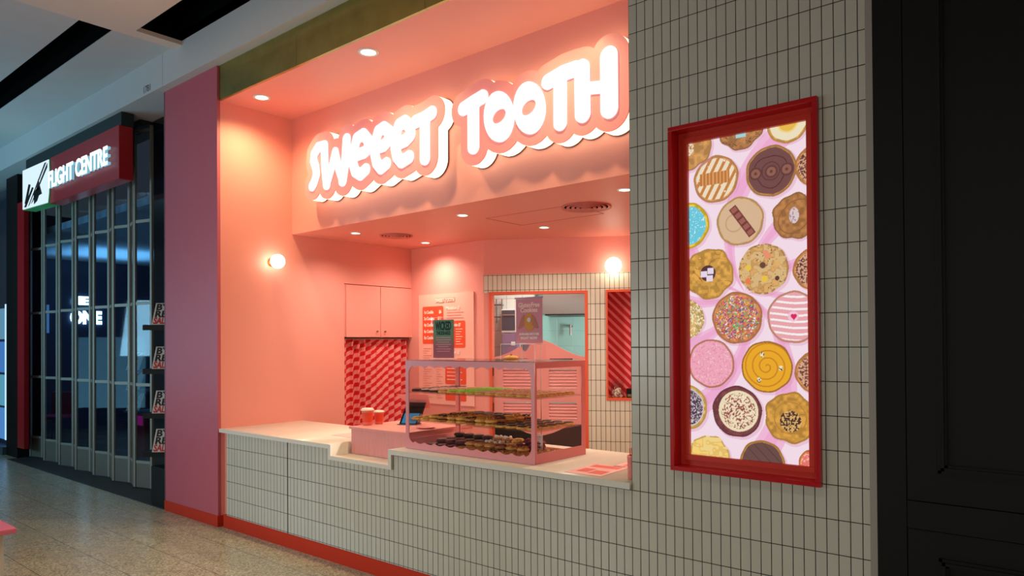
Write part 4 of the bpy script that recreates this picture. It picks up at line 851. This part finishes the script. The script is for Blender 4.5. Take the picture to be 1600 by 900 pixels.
hm = MB(); hm.add([(0.48, 1.05, 1.99), (1.9, 1.05, 1.99), (1.9, 1.74, 1.99), (0.48, 1.74, 1.99), (0.48, 1.05, 2.30), (1.9, 1.05, 2.30), (0.48, 1.5, 2.6), (1.9, 1.5, 2.6), (1.9, 1.74, 2.55), (0.48, 1.74, 2.55)],
    [(0, 3, 2, 1), (0, 1, 5, 4), (4, 5, 7, 6), (6, 7, 8, 9), (3, 9, 8, 2), (0, 4, 6, 9, 3), (1, 2, 8, 7, 5)])
KA(hm, 'canopy', STEEL, hd); KA(B(0.52, 1.88, 1.08, 1.70, 1.975, 1.99), 'filter_recess', DSTEEL, hd)
fc = athing('pot_filler_tap', 'small steel tap on the teal kitchen wall below the hood', 'tap', 0.78, 1.70, 1.80)
KA(MB().tube((0.78, 1.745, 1.86), (0.78, 1.60, 1.86), 0.018).tube((0.78, 1.60, 1.87), (0.78, 1.60, 1.74), 0.014), 'spout', STEEL, fc)
mw = athing('microwave_oven', 'white framed oven with dark door left of the Gluten Free poster', 'oven', 0.07, 1.25, 1.775)
KA(B(-0.02, 0.20, 1.13, 1.39, 1.775, 2.06, bev=0.008), 'housing', WHITE, mw); KA(B(-0.012, 0.15, 1.125, 1.131, 1.80, 2.045), 'door_window', mat('oven_dark', (90, 88, 96), 0.2, 0.3), mw); KA(B(-0.01, 0.145, 1.112, 1.124, 1.98, 1.995), 'handle', STEEL, mw)
ws = athing('wall_shelf', 'wire wall shelf at the left of the kitchen', 'shelf', -0.2, 1.3, 1.95)
ww = MB()
for y in (1.2, 1.28, 1.36): ww.tube((-0.5, y, 1.97), (-0.03, y, 1.97), 0.006); ww.tube((-0.5, y, 2.12), (-0.03, y, 2.12), 0.006)
for x in (-0.12, -0.05): ww.tube((x, 1.36, 1.9), (x, 1.36, 2.2), 0.008)
KA(ww, 'wires', STEEL, ws)
pu = athing('purple_carton', 'purple carton under the oven in the kitchen', 'carton', 0.07, 1.22, 1.60)
KA(B(-0.01, 0.17, 1.13, 1.35, 1.45, 1.765, bev=0.003), 'box', mat('carton_purple', (150, 120, 150), 0.6), pu); KA(B(0.10, 0.15, 1.127, 1.131, 1.62, 1.665), 'sticker', PAPER, pu)
kb = athing('kitchen_bench', 'stainless steel bench seen through and under the saloon doors', 'bench', 0.6, 1.1, 0)
KA(B(-0.3, 2.0, 0.75, 1.38, 0.86, 0.90, bev=0.004), 'bench_top', STEEL, kb); KA(B(-0.3, 2.0, 0.80, 1.38, 0.10, 0.86), 'cupboard_body', DSTEEL, kb)
bk = athing('equipment_rack', 'white rack panel standing on the kitchen bench', 'rack', 0.1, 1.0, 0.901)
KA(B(-0.04, 0.30, 0.95, 1.35, 0.901, 1.449, bev=0.003), 'panel', mat('rack_white', (214, 210, 206), 0.5), bk)
for o in list(C.objects):
    if '_o' in o.keys(): del o['_o']

# ------------------------------------------------------------------ travel shop on the left: sign
fs_ = thing('shop_sign', 'red FLIGHT CENTRE sign box with white logo panel above the folding shutter', 'sign', (-7.87, -0.02, 3.46))
SIGNRED = mat('sign_red', (176, 34, 38), 0.38)
K(B(-8.44, -6.30, -0.09, 0.055, 3.46, 4.045, bev=0.004), 'red_box', SIGNRED, fs_)
K(B(-9.44, -6.29, -0.07, 0.06, 4.045, 4.19), 'mounting_header', mat('header_teal_black', (26, 40, 42), 0.5), fs_)
lp = [(-9.44, 3.50), (-8.46, 3.47), (-8.42, 3.60), (-8.405, 3.78), (-8.42, 4.03), (-9.44, 4.045)]
kp('logo_panel_side', [lp], 0.15, mat('logo_side', (60, 120, 90), 0.4, emit=(60, 200, 120), es=0.12), -0.028, fs_)
kp('logo_panel', [[(x*0.985-0.134, z*0.97+0.1135) for x, z in lp]], 0.012, glow('logo_glow', (0.72, 0.92, 1.0), 1.0), -0.106, fs_)
def quad(*p): return list(p)
NAVY = mat('logo_black', (12, 16, 20), 0.5)
for q in (quad((-9.20, 3.52), (-9.14, 3.54), (-8.50, 4.0), (-8.56, 4.0)), quad((-9.08, 3.54), (-9.02, 3.56), (-8.46, 3.93), (-8.46, 3.985)), quad((-9.36, 3.53), (-9.28, 3.52), (-8.98, 3.74), (-9.04, 3.76)),
          quad((-9.34, 3.58), (-9.18, 3.82), (-9.10, 3.80), (-9.26, 3.55)), quad((-8.96, 3.52), (-8.84, 3.55), (-8.72, 3.66), (-8.78, 3.76), (-8.98, 3.66)), quad((-8.94, 3.60), (-8.66, 3.62), (-8.80, 3.83))):
    kp('logo_stroke', [q], 0.003, NAVY, -0.1135, fs_)
FCL = glow('fc_letter_glow', (0.78, 0.94, 1.0), 1.6); FCE = glow('fc_letter_side', (0.25, 0.6, 0.75), 0.8)
text('letters', 'FLIGHT CENTRE', 0.285, FCL, fs_, (-8.37+7.87, -0.132+0.02, 3.645-3.46), depth=0.003, off=0.007, sx=0.905)
text('letter_returns', 'FLIGHT CENTRE', 0.285, FCE, fs_, (-8.37+7.87, -0.112+0.02, 3.645-3.46), depth=0.017, off=0.0015, sx=0.905)
area('sign_uplight', (-9.3, 0.0, 3.9), (-9.1, -0.02, 4.2), 0.3, 1.2, (0.6, 0.9, 1.0))

# folding shutter
gate = thing('folding_shutter', 'aluminium concertina shutter with clear panes closing the travel shop', 'shutter', (-8.45, 0.28, 0))
hx = [(-6.44-0.302*k, 0.325 if k % 2 == 0 else 0.245) for k in range(14)]
ALB = mat('gate_kick', (112, 108, 96), 0.55, 0.3)
def obox(mb, a, b, u0, u1, w0, w1, z0, z1):
    a = Vector((*a, 0)); b = Vector((*b, 0)); d = (b-a).normalized(); n = Vector((-d.y, d.x, 0)); vs = []
    for z in (z0, z1):
        for u, w_ in ((u0, w0), (u1, w0), (u1, w1), (u0, w1)): p = a+d*u+n*w_; vs.append((p.x, p.y, z))
    mb.add(vs, [(0, 3, 2, 1), (4, 5, 6, 7), (0, 1, 5, 4), (1, 2, 6, 5), (2, 3, 7, 6), (3, 0, 4, 7)])
for a, b in zip(hx[:-1], hx[1:]):
    L = (Vector(b)-Vector(a)).length; f = MB()
    for u in (0.003, L-0.031): obox(f, a, b, u, u+0.028, -0.014, 0.014, 0.02, 4.16)
    for z in (1.18, 2.115, 3.06, 4.10): obox(f, a, b, 0.04, L-0.04, -0.010, 0.010, z, z+0.035)
    obox(f, a, b, 0.04, L-0.04, -0.010, 0.010, 0.295, 0.325)
    K(f, 'panel_frame', ALU, gate)
    g = MB(); obox(g, a, b, 0.042, L-0.042, -0.002, 0.002, 0.325, 4.10); K(g, 'pane', GATEG, gate)
    kk = MB(); n = max(3, int((L-0.08)/0.045))
    for i in range(n):
        u0 = 0.04+(L-0.08)*i/n; obox(kk, a, b, u0, u0+(L-0.08)/n*0.82, -0.013, 0.006, 0.02, 0.296); obox(kk, a, b, u0+(L-0.08)/n*0.82, u0+(L-0.08)/n, -0.004, 0.006, 0.02, 0.296)
    K(kk, 'ribbed_kick_panel', ALB, gate)
K(B(-10.5, -6.42, 0.18, 0.38, 4.16, 4.19), 'top_track', DSTEEL, gate)

# black pillar with brochure rack beside the pink column
pl = thing('brochure_tower', 'black tower with brochure shelves between the shutter and the pink column', 'rack', (-5.8, 0.1, 0))
K(B(-6.38, -5.36, 0.31, 0.50, 0.0, 4.19), 'back_panel', mat('tower_dark_glass', (16, 24, 30), 0.08), pl)
K(B(-5.72, -5.352, -0.005, 0.305, 0.006, 0.40), 'plinth', BLK, pl)
SH = [1.862, 1.405, 0.945, 0.545]
ct_ = math.cos(0.7)
for k, z in enumerate(SH):
    s = MB(); obox(s, (-5.80, -0.045), (-5.45, 0.21), 0.0, 0.36, -0.02, 0.14, z-0.055, z); K(s, 'shelf', BLK, pl)
def brochure(x, y, z, rot, label, group=None):
    t = thing('brochure', label, 'brochure', (x, y, z), rot)
    sh = B(0, 0.21, 0, 0.004, 0, 0.25); o = sh.build('cover', mat('brochure_paper', (200, 200, 195), 0.6), t); o.rotation_euler = (-0.42, 0, 0.12)
    for s, zz, m in (('BY', 0.168, INK), ('RE', 0.088, INK), ('SALE', 0.01, mat('sale_red', (190, 40, 40), 0.5))):
        text('lettering', s, 0.10, m, o, (0.012, -0.0012, zz), off=0.004, sx=1.1 if len(s) == 2 else 0.72)
    return t
for k, z in enumerate(SH): brochure(-5.68, -0.015, z+0.001, 0.62, ('white sale brochure on the topmost shelf of the black tower', 'white sale brochure on the second shelf of the black tower', 'white sale brochure on the third shelf down of the black tower', 'white sale brochure on the lowest shelf of the black tower')[k])
ir = thing('brochure_stand', 'dark brochure stand behind the shutter panes', 'rack', (-7.75, 0.75, 0))
K(B(-7.95, -7.35, 0.93, 0.97, 0.006, 2.2), 'panel', BLKG, ir)
for z in (1.33, 1.07, 0.80):
    K(B(-7.98, -7.30, 0.61, 0.93, z-0.02, z), 'shelf', mat('shelf_navy', (30, 50, 90), 0.4), ir)
    brochure(-7.95, 0.63, z+0.001, 0.3, {1.33: 'dim brochure behind the shutter on the upper shelf of the stand', 1.07: 'dim brochure behind the shutter on the middle shelf of the stand', 0.80: 'dim brochure behind the shutter on the lower shelf of the stand'}[z])

# interior of the travel shop
DKB = mat('shop_navy', (34, 52, 84), 0.5)
struct('wall_travel_shop', B(-14.1, -14.0, 0.5, 4.2, 0, 4.2).box(-14.1, -5.4, 4.1, 4.2, 0, 4.2).box(-5.5, -5.36, 0.5, 4.2, 0, 4.2).box(-14.1, -10.95, 0.45, 0.5, 0, 4.2), DKB)
struct('floor', B(-14.0, -5.5, 0.6, 4.1, 0.0, 0.004), mat('travel_carpet', (40, 38, 48), 0.9))
struct('ceiling', B(-14.1, -5.4, 0.5, 4.2, 3.35, 3.45), mat('travel_ceiling', (190, 205, 215), 0.8))
area('travel_shop_light', (-12.3, 2.2, 3.0), (-12.3, 2.2, 3.4), 1.6, 22, (0.22, 0.6, 1.0)); area('travel_shop_glow', (-9.5, 2.6, 3.3), (-10, 2.4, 0), 1.0, 32, (0.2, 0.48, 1.0))
nb_ = thing('neon_wall_sign', 'bright white lettering glowing on the far wall of the travel shop', 'sign', (-13.99, 2.25, 2.3))
NG = glow('neon_blue_white', (0.55, 0.85, 1.0), 5)
text('letters', 'ONE', 0.34, NG, nb_, (0.02, -0.28, -0.2), rot=(PI/2, 0, PI/2), off=0.02, depth=0.01, sx=0.8)
text('letters', 'allE', 0.22, NG, nb_, (0.02, -0.25, 0.18), rot=(PI/2, 0, PI/2), off=0.012, depth=0.01)
pn = thing('lit_poster', 'pale blue lit poster on the far wall of the travel shop', 'poster', (-13.99, 1.5, 1.9)); B(0, 0.02, -0.24, 0.10, 0, 0.55).build('panel', glow('poster_blue', (0.12, 0.35, 0.75), 0.55), pn)
ch = thing('tub_chair', 'pink chair with chrome legs just inside the shutter', 'chair', (-11.75, 1.0, 0.004), 0.6)
PC = mat('chair_pink', (214, 40, 90), 0.5)
cs = MB(); cs.box(-0.22, 0.22, -0.22, 0.22, 0.42, 0.48, bev=0.02); cs.build('seat', PC, ch)
MB().box(-0.21, 0.21, 0.18, 0.23, 0.46, 0.86, bev=0.02).build('backrest', PC, ch)
for sx_, sy_ in ((1, 1), (1, -1), (-1, 1), (-1, -1)): MB().tube((0.17*sx_, 0.17*sy_, 0.43), (0.24*sx_, 0.24*sy_, 0.0), 0.012).build('leg', STEEL, ch)
rc = thing('red_cabinet', 'red and maroon display cube standing inside the travel shop', 'cabinet', (-9.2, 1.5, 0.004)); B(-0.22, 0.22, -0.2, 0.2, 0, 0.62).build('body', mat('cab_red', (150, 24, 44), 0.4), rc); B(-0.16, 0.16, -0.205, -0.2, 0.62-0.16, 0.6).build('top_panel', mat('cab_mag', (200, 40, 120), 0.4, emit=(220, 40, 150), es=0.2), rc)
ds = thing('consultant_desk', 'dark consultant desk in the dim travel shop', 'desk', (-11.3, 2.9, 0.004)); B(-1.2, 1.2, -0.35, 0.35, 0.70, 0.74).build('desk_top', BLKG, ds); B(-1.15, 1.15, -0.3, 0.3, 0, 0.70).build('body', DKB, ds)
# far left pilasters and neighbour
struct('wall_pilaster', B(-10.95, -10.43, 0.10, 0.45, 0, 4.19), BLK)
struct('trim_8', B(-10.425, -10.13, 0.10, 0.16, 0.16, 3.75), mat('pilaster_red', (170, 8, 22), 0.35), label='red vertical panel beside the black pilaster')
struct('window_1', B(-14.0, -10.96, 0.2, 0.22, 0.1, 4.1), mat('neighbour_glass', (52, 60, 74), 0.15))
ns = thing('lit_display', 'blue-white lit display strip in the neighbouring shop window', 'light', (-11.2, 0.17, 0.2))
B(-0.02, 0.02, -0.02, 0.02, 0, 2.1).build('tube', glow('tube_white', (0.5, 0.75, 1.0), 1.2), ns)
for k, c in enumerate(((0.08, 0.25, 0.6), (0.1, 0.35, 0.5), (0.06, 0.2, 0.55), (0.12, 0.3, 0.45))): B(-0.5, 0.26, 0.0, 0.02, 0.52*k, 0.52*k+0.48).build('panel', glow('panel_blue', c, 0.9), ns)
struct('trim_9', B(-14, -10.955, 0.05, 0.3, 0.0, 0.12), mat('plinth_teal', (60, 80, 86), 0.5), label='low plinth under the neighbouring shop window')
# planter bench in the foreground
pb = thing('bench_plinth', 'white block with a pink top at the bottom left corner', 'bench', (-4.4, -2.2, 0))
K(B(-5.3, -3.66, -2.9, -1.83, 0, 0.42, bev=0.004), 'body', mat('plinth_white', (206, 200, 188), 0.5), pb); K(B(-5.35, -3.59, -2.95, -1.775, 0.42, 0.455, bev=0.008), 'top', mat('plinth_pink', (222, 112, 134), 0.4), pb)
bpy.context.view_layer.update()
